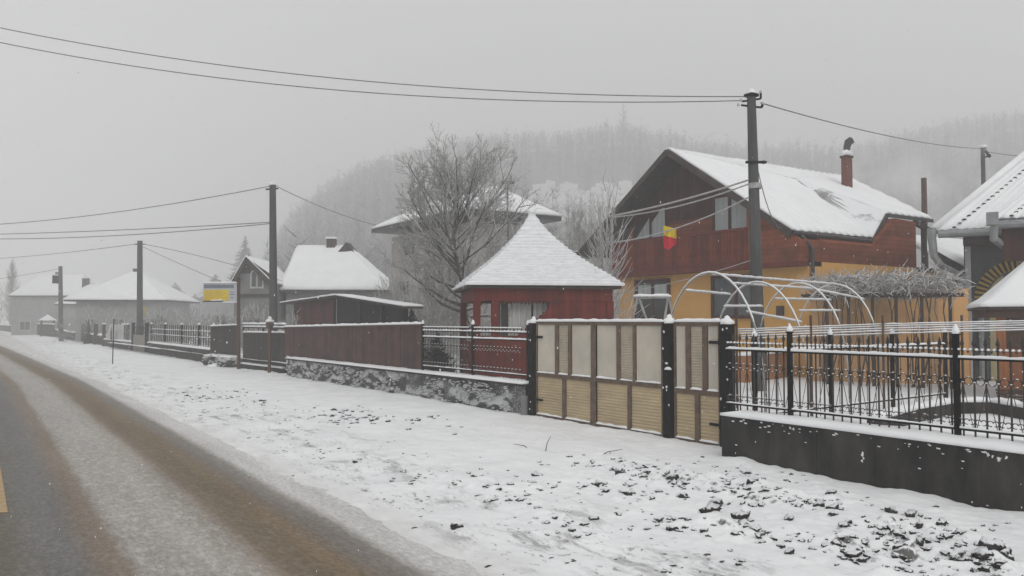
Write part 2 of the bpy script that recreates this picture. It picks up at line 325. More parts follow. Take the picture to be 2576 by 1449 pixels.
def road_mat():
    """slush: brown wheel tracks between paler ridges, all along the road"""
    m = bpy.data.materials.new('slushy_road'); m.use_nodes = True; t = m.node_tree; N = t.nodes; L = t.links; N.clear()
    out = N.new('ShaderNodeOutputMaterial'); b = N.new('ShaderNodeBsdfPrincipled'); L.new(b.outputs[0], out.inputs[0])
    b.inputs['Specular IOR Level'].default_value = .3
    uv = N.new('ShaderNodeUVMap'); uv.uv_map = 'road'; s = N.new('ShaderNodeSeparateXYZ'); L.new(uv.outputs[0], s.inputs[0])
    def noi(scale, stretch=(1,1,1), det=5, rough=.6):
        mp = N.new('ShaderNodeMapping'); mp.inputs['Scale'].default_value = stretch; L.new(uv.outputs[0], mp.inputs['Vector'])
        n = N.new('ShaderNodeTexNoise'); n.inputs['Scale'].default_value = scale; n.inputs['Detail'].default_value = det; n.inputs['Roughness'].default_value = rough
        L.new(mp.outputs[0], n.inputs['Vector']); return n.outputs[0]
    def mth(op, *a):
        n = N.new('ShaderNodeMath'); n.operation = op
        for i, x in enumerate(a):
            if isinstance(x, (int, float)): n.inputs[i].default_value = x
            else: L.new(x, n.inputs[i])
        return n.outputs[0]
    u = mth('ADD', s.outputs[0], mth('MULTIPLY', mth('SUBTRACT', noi(.5, (1,.25,1), 3), .5), .16))
    u = mth('ADD', u, mth('MULTIPLY', mth('SUBTRACT', noi(9, (1,.35,1), 4), .5), .09))
    r = N.new('ShaderNodeValToRGB'); cr = r.color_ramp
    # u in metres from -6 to 4 -> 0..1
    mr = mth('DIVIDE', mth('ADD', u, 6), 10); L.new(mr, r.inputs[0])
    stops = [(-6,(.55,.55,.55)),(-3.1,(.30,.27,.24)),(-2.6,(.19,.15,.10)),(-1.5,(.30,.28,.25)),(-.9,(.26,.235,.20)),(-.35,(.135,.105,.058)),(.12,(.135,.112,.068)),(.4,(.16,.15,.135)),(.68,(.17,.165,.16)),
             (.85,(.22,.175,.135)),(1.0,(.24,.19,.145)),(1.12,(.37,.345,.32)),(1.6,(.42,.40,.375)),(1.88,(.34,.30,.26)),(2.02,(.20,.15,.10)),(2.22,(.165,.125,.075)),(2.42,(.205,.145,.082)),(2.6,(.205,.18,.155)),(2.78,(.25,.225,.20)),(2.92,(.64,.63,.615)),(3.8,(.78,.78,.78))]
    while len(cr.elements) < len(stops): cr.elements.new(.5)
    for e, (x, c) in zip(cr.elements, stops): e.position = (x+6)/10; e.color = (*c, 1)
    sp = N.new('ShaderNodeMapRange'); L.new(noi(26, (1,.4,1), 6, .75), sp.inputs[0]); sp.inputs[1].default_value = .42; sp.inputs[2].default_value = .6; sp.inputs[3].default_value = .74; sp.inputs[4].default_value = 1.08
    mid = N.new('ShaderNodeMapRange'); L.new(noi(3, (1,.12,1), 6, .7), mid.inputs[0]); mid.inputs[1].default_value = .3; mid.inputs[2].default_value = .7; mid.inputs[3].default_value = .82; mid.inputs[4].default_value = 1.15
    k = mth('MULTIPLY', sp.outputs[0], mid.outputs[0])
    mm = N.new('ShaderNodeMixRGB'); mm.blend_type = 'MULTIPLY'; mm.inputs[0].default_value = 1; L.new(r.outputs[0], mm.inputs[1])
    cb = N.new('ShaderNodeCombineXYZ'); [L.new(k, cb.inputs[i]) for i in range(3)]; L.new(cb.outputs[0], mm.inputs[2])
    def band(a0, a1, b1, b0):
        p = N.new('ShaderNodeMapRange'); p.interpolation_type='SMOOTHSTEP'; L.new(u, p.inputs[0]); p.inputs[1].default_value=a0; p.inputs[2].default_value=a1
        q = N.new('ShaderNodeMapRange'); q.interpolation_type='SMOOTHSTEP'; L.new(u, q.inputs[0]); q.inputs[1].default_value=b0; q.inputs[2].default_value=b1
        return mth('MULTIPLY', p.outputs[0], q.outputs[0])
    slush = N.new('ShaderNodeMapRange'); L.new(noi(11, (1,.45,1), 8, .78), slush.inputs[0]); slush.inputs[1].default_value=.5; slush.inputs[2].default_value=.6
    wgt = mth('ADD', mth('MULTIPLY', band(1.0,1.15,1.7,2.0), .6), mth('ADD', mth('MULTIPLY', band(2.75,2.9,3.9,3.95), .3), .10))
    ms = N.new('ShaderNodeMixRGB'); L.new(mth('MULTIPLY', slush.outputs[0], wgt), ms.inputs[0]); L.new(mm.outputs[0], ms.inputs[1]); ms.inputs[2].default_value=(.56,.54,.51,1)
    grit = N.new('ShaderNodeMapRange'); L.new(noi(34, (1,.7,1), 3, .6), grit.inputs[0]); grit.inputs[1].default_value=.64; grit.inputs[2].default_value=.70
    mg = N.new('ShaderNodeMixRGB'); L.new(mth('MULTIPLY', grit.outputs[0], .5), mg.inputs[0]); L.new(ms.outputs[0], mg.inputs[1]); mg.inputs[2].default_value=(.10,.08,.055,1)
    L.new(mg.outputs[0], b.inputs['Base Color'])
    b.inputs['Roughness'].default_value = .62
    bp = N.new('ShaderNodeBump'); bp.inputs['Strength'].default_value = .6; bp.inputs['Distance'].default_value = .02
    L.new(noi(30, (1,.6,1)), bp.inputs['Height']); L.new(bp.outputs[0], b.inputs['Normal'])
    return m
M['verge'] = ground_mat(); M['road'] = road_mat()

g = MB(); g.box(GX0, GX1, GY0, GY1, -.6, -.35); g.build('ground', M['snow'], kind='structure')
# road strip
def make_road():
    ys = [-30 + i*1.0 for i in range(60)] + [30 + i*3 for i in range(1, 60)]
    xs = [-6, -3, 0, 3, 4]; vs = []; fs = []; uvs = []
    for y in ys:
        for x in xs: vs.append((x + road_off(y), y, .004)); uvs.append((x, y))
    w = len(xs)
    for j in range(len(ys)-1):
        for i in range(w-1): k = j*w+i; fs.append((k, k+1, k+1+w, k+w))
    me = bpy.data.meshes.new('road'); me.from_pydata(vs, [], fs); l = me.uv_layers.new(name='road')
    for p in me.polygons:
        for li in p.loop_indices: l.data[li].uv = uvs[me.loops[li].vertex_index]
    me.materials.append(M['road']); o = bpy.data.objects.new('road', me); C.objects.link(o); tag(o, kind='structure')
make_road()
# verge: noisy snow with earthy lumps pushing through
def clod_w(x, y):
    """how broken the snow is (0..1): rough patch near the camera below the dark wall, a small one further off"""
    w = math.exp(-((x-6.4)/1.3)**2) * max(0, min(1, (9.2-y)/2)) 
    w2 = .75*math.exp(-((x-6.3)/1.0)**2 - ((y-14.6)/1.9)**2)
    w3 = .5*math.exp(-((x-5.2)/.9)**2 - ((y-20)/2.5)**2)
    w4 = .45*math.exp(-((x-4.6)/.6)**2) * max(0, min(1,(12-y)/4))
    return min(1, max(w, w2, w3, w4)) * (.35+.65*max(0, min(1, .5+2.2*noise.noise(Vector((x*.9, y*.9, 4))))))
def vz(x, y):
    off = road_off(y); xr = x - off
    e = min(1, max(0, (xr-2.93+.10*noise.noise(Vector((x*3, y*.5, 0)))+.05*noise.noise(Vector((x*7, y*3, 5)))+.03*noise.noise(Vector((x*16, y*9, 5))))/.55))
    z = -.05 + .095*e*e*(3-2*e)
    z += e*(.022*noise.noise(Vector((x*.7, y*.5, 1))) + .024*noise.noise(Vector((x*3.1, y*2.4, 2))) + .012*noise.noise(Vector((x*9, y*9, 3))))
    z += .018*e*math.exp(-((xr-5.0)/.4)**2) - .014*e*math.exp(-((xr-4.1)/.45)**2)
    c = clod_w(x, y)
    if c > .02:
        n = noise.noise(Vector((x*5.5, y*5.5, 9))); n2 = noise.noise(Vector((x*12, y*12, 19)))
        n3 = noise.noise(Vector((x*8.5, y*7.5, 31)))
        z += c*(.13*max(0, n-.08)**.75 + .05*max(0, n3) + .022*n2)
    z += .05*math.exp(-((xr-8.3)/.25)**2)*(.4+.8*noise.noise(Vector((x*2,y*1.3,8)))) if y < 8 else .05*math.exp(-((xr-8.9)/.3)**2)*(.4+.8*noise.noise(Vector((x*2,y*1.3,8))))
    return z
def make_verge(name, x0, x1, dx, y0, y1, dy):
    nx = int((x1-x0)/dx); ny = int((y1-y0)/dy); vs = []; fs = []
    for j in range(ny+1):
        y = y0+(y1-y0)*j/ny
        for i in range(nx+1):
            x = x0+(x1-x0)*i/nx + road_off(y); vs.append((x, y, vz(x, y)))
    for j in range(ny):
        for i in range(nx): k = j*(nx+1)+i; fs.append((k,k+1,k+2+nx,k+1+nx))
    return vs, fs
m = MB()
for a in ((2.4,9.3,.03,-.5,12,.03), (2.4,9.9,.06,12,30,.07), (2.4,10.5,.15,30,75,.3), (2.4,12,.5,75,200,1.), (2.4,9.3,.3,-30,-.5,.5)):
    vs, fs = make_verge('v', *a); m.add(vs, fs)
m.build('snow_verge', M['verge'], kind='structure', smooth=True)
m = MB(); 
for (x0,x1) in ((-60,-6),):
    m.patch((x0,-30,-.05),(x1,-30,.0),(x1-10,260,.0),(x0-30,260,-.05),10,60,.05,.05,.3)
m.build('far_side_snow', M['snow'], kind='structure', smooth=True)
FL = [(-40,8.6),(7.8,8.6),(8.0,9.1),(13.2,9.1),(26.7,8.6),(46.6,7.6),(66,6.8),(100,6.4),(181,6.2)]
def front_x(y):
    for (a, xa), (b, xb) in zip(FL, FL[1:]):
        if a <= y <= b: return xa + (xb-xa)*(y-a)/(b-a)
    return 8.6 if y < 0 else 6.2
# gardens behind the fences: snowy lawns, level with the wall tops
def yz(x, y):
    k = min(1, max(0, (x-9.35)/2.2)) if 8 < y < 13.2 else 1
    return -.02 + k*(.44 + .03*noise.noise(Vector((x*.4,y*.4,2)))) + .01*noise.noise(Vector((x*3,y*3,1)))
m = MB(); vs=[]; fs=[]
NX, NY = 120, 190
for j in range(NY+1):
    for i in range(NX+1):
        y = -12+ (j/NY)**1.0*72; x = front_x(y) + .2 + (i/NX)**2*90
        vs.append((x, y, yz(x, y)))
for j in range(NY):
    for i in range(NX): k = j*(NX+1)+i; fs.append((k,k+1,k+2+NX,k+1+NX))
m.add(vs, fs).build('garden_snow', M['snow'], kind='structure', smooth=True)
m = MB(); m.patch((3,60,-.1),(200,60,.2),(260,260,2),(-3,260,-.1),40,40,.05,.3,.1); m.build('far_field_snow', M['snow'], kind='structure', smooth=True)

# clods
m = MB(); n = 0; tries = 0
while n < 1000 and tries < 60000:
    tries += 1
    x = U(3.4, 8.2); y = U(1.5, 24)
    if noise.noise(Vector((x*.9, y*.9, 4))) < -.2: continue
    if rnd() > clod_w(x, y)**1.6 * (1 if y < 10 else .6): continue
    big = rnd() < .14; r = U(.026, .045) if big else U(.010, .026)
    if y > 11: r *= 1.2
    m.blob((x, y, vz(x, y)+r*.05), r*U(.9,1.7), r*U(.8,1.4), r*U(.6,.9), n, .85, 2); n += 1
for (px,py,r) in ((2500,1400,.10),(2470,1408,.08),(2530,1412,.06),(2405,1408,.075),(2430,1412,.05),(2145,1405,.06),(2165,1412,.05),(1880,1195,.05),(1690,1210,.07),(1715,1250,.06),(1800,1270,.06),(1865,1310,.07),(1790,1290,.08),(2060,1270,.06),(2095,1278,.055),(1560,1195,.06),(1350,1200,.05),(1145,1335,.045),(1985,1308,.05),(2130,1318,.045),(2240,1288,.06),(2290,1300,.05),(2200,1340,.05)):
    p = at(px, py, Z=.04); m.blob((p.x, p.y, vz(p.x,p.y)+r*.1), r*1.25, r*.75, r*.7, px, .8, 2); m.blob((p.x+r, p.y+r*.5, vz(p.x,p.y)), r*.7, r*.6, r*.5, px+1, .8, 2)
m.build('earth_clods', M['earth'], kind='stuff', smooth=True)
m = MB()
for i in range(520):
    x = 4.3 + random.gauss(0, .75); y = 2.5 + 22*rnd()**1.5
    if x < 2.95: continue
    if noise.noise(Vector((x*.8, y*.5, 14))) < -.02: continue
    r = U(.004,.012)*(1+y*.03); a = U(0,6.3)
    m.blob((x, y, vz(x,y)+r*.1), r*U(1,3), r*U(.6,1.4), r*.5, i, .5, 1)
m.build('mud_crumbs', mat('mud_crumb', (.10,.09,.08), (.05,.045,.04), bump=0), kind='stuff')
# yellow-brown lane marking at the left edge of the picture
m = MB(); m.prism([(.05,9.6,.008),(.3,9.5,.008),(.3,12.4,.008),(.05,12.5,.008)], (0,0,.003))
m.build('lane_marking', mat('dirty_marking_paint', (.5,.36,.2), (.36,.26,.15), scale=9, bump=.2), kind='structure')
# weeds sticking up through the snow
for i, (px, py, ht, lean, lab) in enumerate(((1372,1133,.22,.08,'thin dry stem leaning right, in the snow before the double gate'),
        (1330,1128,.05,-.22,'short dark twig lying flat on the snow before the double gate'),
        (1512,1140,.07,.3,'faint pale stalk lying on the snow right of the leaning stem'))):
    p = at(px, py, Z=.05); z = vz(p.x, p.y)
    m = MB(); m.tube([(p.x,p.y,z-.02), p*1+Vector((0,0,z-p.z+ht*.5))+RT*lean*.3, p*1+Vector((0,0,z-p.z+ht))+RT*lean], [.008,.006,.003], 5)
    m.build('weed_stem', M['stem'], label=lab, cat='dry stem', group='dry stems in the snow')

# hill
prof = [(300,0),(560,0),(640,6),(700,21),(760,31),(830,36),(910,41),(1000,45),(1150,49),(1300,51),(1450,52),(1560,53),(1700,50),(1850,47),(2000,46),(2100,46),(2250,50),(2400,54),(2576,57),(3100,62),(3500,60)]
def hprof(px):
    for (a, ha), (b, hb) in zip(prof, prof[1:]):
        if a <= px <= b: k = (px-a)/(b-a); return (ha+(hb-ha)*k) * 1.68
    return 0 if px < 300 else 103
def hill_z(p):
    d = p.x*FW.x+p.y*FW.y; l = p.x*RT.x+p.y*RT.y; px = CX + F*l/max(d,1); px = max(300,min(3500,px))
    k = min(1, max(0, (d-88)/340)); k = k*k*(3-2*k)
    return hprof(px)*k + 3*noise.noise(Vector((p.x*.02,p.y*.02,0)))*k - .3*(1-k)
m = MB(); vs=[]; fs=[]; NA, ND = 280, 150
def hp(i, j):
    px = 300 + 3200*i/NA; d = 88 + 380*j/ND; r = ray(px, 805); k = d/(r.x*FW.x+r.y*FW.y); return Vector((r.x*k, r.y*k, 0))
for j in range(ND+1):
    for i in range(NA+1): p = hp(i,j); vs.append((p.x,p.y,hill_z(p)))
for j in range(ND):
    for i in range(NA): k=j*(NA+1)+i; fs.append((k,k+1,k+2+NA,k+1+NA))
def clearing(px, py): return 1330+30*noise.noise(Vector((py*.05,1,1))) < px < 1600+30*noise.noise(Vector((py*.04,2,1))) and 462+26*noise.noise(Vector((px*.02,3,1)))+12*noise.noise(Vector((px*.07,3,8))) < py < 560
o = m.add(vs,fs).build('hill', mat('hill_undergrowth', (.13,.13,.13), (.055,.055,.055), scale=.045, contrast=.5, bump=0), kind='structure', smooth=True)
o.data.materials.append(mat('clearing_snow', (.62,.62,.63), (.5,.5,.5), scale=.1, bump=0))
for p in o.data.polygons:
    q = p.center; dd = q.x*FW.x+q.y*FW.y; l = q.x*RT.x+q.y*RT.y
    if clearing(CX+F*l/dd, 805-(q.z-1.9)*F/dd): p.material_index = 1
# forest on the hill: bare crowns of upward-fanned twigs
random.seed(21)
m = MB(); cnt = 0
def ftree(p, h):
    vs=[]; fs=[]
    base = Vector(p); top = base+Vector((0,0,h))
    def sl(a,b,w):
        r = Vector((b.y-a.y, a.x-b.x, 0)); r = r.normalized()*w if r.length > .01 else RT*w
        r = (r*.3+RT*w).normalized()*w
        n=len(vs); vs.extend([a-r,a+r,b]); fs.append((n,n+1,n+2))
    sl(base, top, h*.007)
    for i in range(20):
        t = .15+.8*rnd(); a = base+Vector((0,0,h*t)); th = U(0,6.28); l = h*U(.16,.34)*(1.15-t*.6)
        sl(a, a+Vector((math.cos(th)*l*.9, math.sin(th)*l*.9, l*U(.1,.9))), h*.012)
    m.add(vs,fs)
while cnt < 9000:
    px = U(620, 3000); d = 95+350*rnd()**.8
    r = ray(px,805); k = d/(r.x*FW.x+r.y*FW.y); p = Vector((r.x*k,r.y*k,0)); p.z = hill_z(p)
    py = 805-(p.z-1.9)*F/d
    if clearing(px, py): continue
    if 1640 <= px < 2350 and py > 640: continue
    ftree(p, U(6.5,11)*(1+.3*noise.noise(Vector((p.x*.05,p.y*.05,3))))*(1.25 if rnd()<.05 else 1)); cnt += 1
m.build('hillside_forest', M['forest'], kind='stuff')
m = MB(); random.seed(5)
p = at(1568, 420, d=330); p.z = hill_z(Vector((p.x,p.y,0)))
ftree(p, 19); ftree(p+Vector((.4,.2,0)), 17.5); ftree(p+Vector((-.4,.2,0)), 16.5)
m.build('bare_tree', M['forest'], label='tall faint bare tree standing above the foggy hilltop forest', cat='tree')
# ---------------------------------------------------------------- walls, fences and gates along the street
def along(p, q, t): return Vector(p)*(1-t)+Vector(q)*t
def wall(name, A, B, w, z1, material, label, z0=-.1, snowh=.06, group=None, cat='wall', seed=0, over=.03):
    """low wall A-B (xy) of thickness w to height z1, with a separate snow cap"""
    A = Vector((A[0],A[1],0)); B = Vector((B[0],B[1],0)); d = (B-A).normalized(); r = Vector((d.y,-d.x,0))
    if r.x < 0: r = -r
    m = MB(); L = (B-A).length; n = max(2, int(L/.25)); k = 6; vs=[]; fs=[]
    # front face towards the road is A-B itself; the body goes back by w
    m.prism([A+Vector((0,0,z0)), B+Vector((0,0,z0)), B+r*w+Vector((0,0,z0)), A+r*w+Vector((0,0,z0))], (0,0,z1-z0))
    e = empty(name, (A+B)/2+r*w/2+Vector((0,0,0)), label, cat, group)
    m.build('wall_body', material, e)
    s = MB(); s.patch(A-r*over+Vector((0,0,z1+.002)), B-r*over+Vector((0,0,z1+.002)), B+r*(w+over)+Vector((0,0,z1+.002)), A+r*(w+over)+Vector((0,0,z1+.002)), max(4,int(L/.12)), 5, snowh, .02, 4)
    s.build('snow_cap', M['snow'], e, smooth=True)
    return e
def rail_fence(name, A, B, z0, posts, spacing, label, h=1.08, rails=(.09,.83), vbrace=True, rings=.60, spears=True, pw=.052, pick_r=.010, mats='iron', wires=0, skip_picket=False, group=None, ringrows=True):
    """wrought iron fence on a wall top at z0; posts: list of fractions"""
    A = Vector((A[0],A[1],z0)); B = Vector((B[0],B[1],z0)); L = (B-A).length; d = (B-A).normalized(); Z = Vector((0,0,1))
    e = empty(name, (A+B)/2, label, 'fence', group); mt = M[mats]
    ang = math.atan2(d.y, d.x)
    for i, t in enumerate(posts):
        p = A.lerp(B, t); m = MB(frame(p, ang)); m.box(-pw/2,pw/2,-pw/2,pw/2,0,h)
        m.prism([(-pw/2-.01,-pw/2-.01,h),(pw/2+.01,-pw/2-.01,h),(pw/2+.01,pw/2+.01,h),(-pw/2-.01,pw/2+.01,h)], (0,0,.015))
        po = m.build('post', mt, e)
        s = MB(); s.blob(p+Z*(h+.045), pw*.72, pw*.72, .05, i, .3, 2); s.blob(p+Z*(h+.09), pw*.35, pw*.35, .035, i+9, .3, 1); s.build('snow_cap', M['snow'], po, smooth=True)
    for i, z in enumerate(rails):
        m = MB(); m.bar(A+Z*z, B+Z*z, .03, .022); ro = m.build('rail', mt, e)
        s = MB(); s.snow(A+Z*(z+.011), B+Z*(z+.011), .042 if i else .03, .035 if i else .018, .06, lump=.5, seed=i); s.build('snow_cap', M['snow'], ro, smooth=True)
    n = int(L/spacing); pick = None; postd = [t*L for t in posts]; cols=[]
    for i in range(1, n):
        s_ = L*i/n
        if min(abs(s_-q) for q in postd) < spacing*.45: continue
        cols.append((i, s_))
    if not skip_picket:
        m = MB(frame(A, ang)); m.tube([(0,0,.0),(0,0,.97)], pick_r, 6)
        if spears: m.tube([(0,0,.955),(0,0,.99),(0,0,1.06)], [.008,.021,.002], 6)
        m.tube([(0,0,.60),(0,0,.615),(0,0,.63)], [.012,.019,.012], 6)
        pick = m.build('picket', M['picket'], e)
        first = True
        for i, s_ in cols:
            if first: pick.location = Vector(pick.location) + d*s_; WORLDLOC[pick.name] += d*s_; p0 = s_; first = False
            else: copy_part(pick, e, d*(s_-p0))
    # scrolls: rings between the pickets near the top, curls above the bottom rail
    def ring(m, c, r, a0=0, a1=6.283, n=12, w=.0055):
        m.tube([c + d*math.cos(a0+(a1-a0)*k/n)*r + Z*math.sin(a0+(a1-a0)*k/n)*r for k in range(n+1)], w, 4)
    if rings:
        sc = None; hz0 = cols[0][1]+spacing/2
        for i, s_ in cols[:-1]:
            if sc is None:
                c = A + d*(s_+spacing/2); m = MB(); s = MB()
                ring(m, c+Z*rings, spacing*.36); ring(m, c-d*.027+Z*.175, .028, .3, 5.2, 9); ring(m, c+d*.027+Z*.175, .028, -2.1, 2.8, 9)
                ring(m, c-d*.03+Z*(rails[-1]+.065), .03, 0, 3.3, 7); ring(m, c+d*.03+Z*(rails[-1]+.065), .03, 0, 3.3, 7)
                s.blob(c+Z*(rings+spacing*.36+.004), .022, .008, .006, i, .3, 1); s.blob(c+Z*(rings-spacing*.36+.008), .016, .008, .006, i+50, .3, 1)
                for q in (-.03,.03): s.blob(c+d*q+Z*(rails[-1]+.10), .03, .016, .016, i+q, .35, 1)
                s.blob(c+Z*.215, .028, .008, .006, i+7, .3, 1); s.blob(c-d*spacing/2+Z*(rings-.01), .014, .013, .01, i+3, .3, 1)
                sc = m.build('scroll', M['picket'], e); ss = s.build('snow', M['snow'], sc, smooth=True)
            else:
                q = copy_part(sc, e, d*(s_-p0s)); w = ss.copy(); C.objects.link(w); w.parent = q; continue
            p0s = s_
    if vbrace:
        br_ = None
        for i, s_ in cols:
            if i % 2: continue
            if br_ is None:
                m = MB(); p0s = s_
                for q in (-1, 1): m.tube([A+d*s_+Z*(rings-.03), A+d*(s_+q*spacing*.85)+Z*(rails[0]+.02)], .0045, 4)
                br_ = m.build('brace', M['picket'], e)
            else: copy_part(br_, e, d*(s_-p0s))
    return e

def on_line(px, A, B):
    """point of the xy line A-B seen under pixel column px"""
    r = ray(px, 805); A = Vector((A[0],A[1])); D = Vector((B[0],B[1]))-A
    # A + t D = k r
    det = D.x*(-r.y)+r.x*D.y; t = (-A.x*(-r.y) - r.x*A.y)/det
    return A + D*t, t
# right hand: dark concrete wall and wrought iron fence
WA, WB = (8.4, 7.66), (8.4, -3.0)
e = wall('concrete_wall', WA, WB, .56, .62, M['concrete'], 'low dark stained concrete wall carrying the iron fence at the right')
m = MB()
for k, y in enumerate((6.95, 6.2, 5.45, 4.3, 3.6)): m.box(8.394, 8.4, y-.02, y+.02, -.05, .60)
m.build('formwork_seams', M['concrete'], e)
m = MB()
for k in range(120):
    y = 7.6 - 11*rnd(); z = .60 - abs(random.gauss(0,.05 if k < 95 else .3))
    if z < .05: continue
    r = U(.004,.014); m.blob((8.396, y, z), .006, r*1.9, r*.7, k, .6, 2)
for cc in ((5.57,.40,.9),(5.575,.375,1.2),(5.56,.34,.7),(5.58,.31,1),(4.2,.57,1),(4.16,.555,.8),(4.1,.54,1.3),(4.03,.565,.9),(6.55,.575,.8),(6.5,.565,.9)): m.blob((8.396,cc[0],cc[1]), .007,.013*cc[2],.016*cc[2],cc[0]*19,.9,2)
m.build('clinging_snow', M['snow'], e, smooth=True)
m = MB(); m.blob((8.5,7.55,.655), .14,.12,.05, 3,.3,2)
rail_fence('iron_fence', (8.72,7.85), (8.72,.4), .66, [.142,.427,.71,.998], .12, 'black wrought iron fence with spears and rings on the dark concrete wall')
IA, IB = at(1897,805,d=11.3), at(2376,805,d=14.7)
IA, IB = (IA.x,IA.y), (IB.x,IB.y)
e_in = rail_fence('iron_fence', IA, IB, .46, [0, on_line(2088,IA,IB)[1], on_line(2243,IA,IB)[1], 1], .26, 'second iron fence running back across the snowy garden behind the front fence', h=1.2, vbrace=False, rings=0, rails=(.12,1.0), pick_r=.006)

# driveway gate, wicket gate and their posts
GX = 9.1
def gy(px): return at(px, 900, X=GX).y
def gate_post(px, w, z1, label, py_snow=None):
    y = gy(px); e = empty('gate_post', (GX, y, 0), label, 'gate post', 'black gate posts')
    m = MB(); m.box(GX-w/2, GX+w/2, y-w/2, y+w/2, -.1, z1); m.box(GX-w/2-.012, GX+w/2+.012, y-w/2-.012, y+w/2+.012, z1, z1+.02)
    m.build('shaft', M['post'], e)
    s = MB(); s.blob((GX, y, z1+.05), w*.62, w*.62, .065, px, .25, 2); s.blob((GX+.01, y, z1+.11), w*.3, w*.3, .05, px+4, .3, 1)
    for k in range(5): s.blob((GX-w/2, y+U(-w/2,w/2), z1*rnd()), .008, .018, .02, k+px, .5, 1)
    s.build('snow_cap', M['snow'], e, smooth=True); return e
gate_post(1342, .135, 1.82, 'black gate post beside the rough stone wall, left of the double gate')
gp = gate_post(1684, .15, 1.83, 'black gate post with a latch between the double gate and the wicket gate')
gate_post(1829, .16, 1.82, 'black gate post at the end of the dark concrete wall')
y = gy(1684)
m = MB(); m.box(GX-.1, GX-.077, y-.06, y-.02, 1.0, 1.2); m.tube([(GX-.12,y-.05,1.12),(GX-.12,y-.14,1.12)], .012, 6); m.tube([(GX-.12,y-.05,1.12),(GX-.08,y-.05,1.12)], .01, 6)
h = m.build('latch', M['iron'], gp)
s = MB(); s.snow((GX-.12,y-.03,1.13),(GX-.12,y-.15,1.13),.05,.04,.02); s.blob((GX-.1,y-.04,1.225),.02,.03,.02,1,.3,1); s.blob((GX-.09,y-.02,.86),.012,.02,.025,4,.3,1); s.build('snow_on_latch', M['snow'], h, smooth=True)

def ribbed(x, y0, y1, z0, z1, vertical, pitch=.04, amp=.006):
    m = MB(); vs=[]; fs=[]
    L = abs(y1-y0) if vertical else z1-z0; n = int(L/pitch)*4
    for i in range(n+1):
        o = amp*(1,0,-1,0)[i%4] if True else 0
        if vertical: yy = y0+(y1-y0)*i/n; vs += [(x+o,yy,z0),(x+o,yy,z1)]
        else: zz = z0+(z1-z0)*i/n; vs += [(x+o,y0,zz),(x+o,y1,zz)]
    for i in range(n): fs.append((2*i,2*i+1,2*i+3,2*i+2))
    k = len(vs); vs += [(x+.02,y0,z0),(x+.02,y1,z0),(x+.02,y1,z1),(x+.02,y0,z1)]; fs.append((k,k+1,k+2,k+3))
    return m.add(vs, fs)
def gate(name, pxs, pxe, zt, uppers, lowers, bars, zmid, label, zb=.07):
    e = empty(name, (GX, (gy(pxs)+gy(pxe))/2, 0), label, 'gate')
    ys, ye = gy(pxs), gy(pxe); fx0, fx1 = GX-.03, GX+.03
    m = MB(); m.box(fx0,fx1,ye,ys,zt-.06,zt); m.box(fx0,fx1,ye,ys,zb-.03,zb+.03); m.box(fx0-.002,fx1+.002,ye,ys,zmid-.075,zmid)
    for b in bars: yy = gy(b[0]); m.box(fx0-.004,fx1+.004, gy(b[1]), yy, zb-.032, zt+.002)
    m.box(fx0-.003,fx1,ye,ye+.03,zb-.031,zt+.001); m.box(fx0-.003,fx1,ys-.03,ys,zb-.031,zt+.001)
    prev = None
    for a, b, kind in uppers:
        if prev: m.box(fx0-.001,fx1+.001,gy(a)+.0,gy(prev),zmid,zt-.06)
        prev = b
    prev = None
    for a, b in lowers:
        if prev: m.box(fx0-.001,fx1+.001,gy(a),gy(prev),zb+.03,zmid-.075)
        prev = b
    m.build('frame', M['gateframe'], e)
    for a, b, kind in uppers:
        p = ribbed(GX-.01, gy(a), gy(b), zmid, zt-.06, kind == 'v'); o = p.build('panel', M['panel_grey'] if kind == 'v' else M['panel_mid'], e)
        s = MB(); s.snow((GX-.025,gy(a)-.01,zmid-.002),(GX-.025,gy(b)+.01,zmid-.002),.05,.028,.03,lump=.6,seed=a); s.build('snow', M['snow'], o, smooth=True)
    for a, b in lowers:
        p = ribbed(GX-.008, gy(a), gy(b), zb+.03, zmid-.075, False, .05, .007); o = p.build('panel', M['panel_tan'], e)
        s = MB(); s.snow((GX-.03,gy(a)-.01,zb+.028),(GX-.03,gy(b)+.01,zb+.028),.05,.03,.03,lump=.6,seed=a); s.build('snow', M['snow'], o, smooth=True)
    for zz in (.35, 1.55):
        m = MB(); m.box(GX-.045,GX-.031,ys-.22 if name == 'double_gate' else ye+.01,ys-.0 if name == 'double_gate' else ye+.2,zz,zz+.045); m.tube([(GX-.04,ys if name == 'double_gate' else ye,zz-.03),(GX-.04,ys if name == 'double_gate' else ye,zz+.075)],.014,6); m.build('hinge', M['iron'], e)
    s = MB(); s.snow((GX,ys,zt),(GX,ye,zt),.075,.05,.05,lump=.3,seed=pxs); s.build('snow_cap', M['snow'], e, smooth=True)
    return e
gate('double_gate', 1352, 1670, 1.87, [(1354,1399,'v'),(1408,1432,'h'),(1440,1490,'v'),(1503,1554,'v'),(1563,1595,'h'),(1602,1667,'v')],
     [(1354,1417),(1426,1488),(1503,1581),(1590,1667)], [(1490,1503)], .895, 'wide double driveway gate with grey and tan ribbed panels in brown frames')
gate('wicket_gate', 1699, 1814, 1.87, [(1702,1728,'v'),(1740,1770,'h'),(1782,1812,'v')], [(1702,1750),(1762,1812)], [], .855, 'narrow wicket gate of tan ribbed panels next to the double gate')

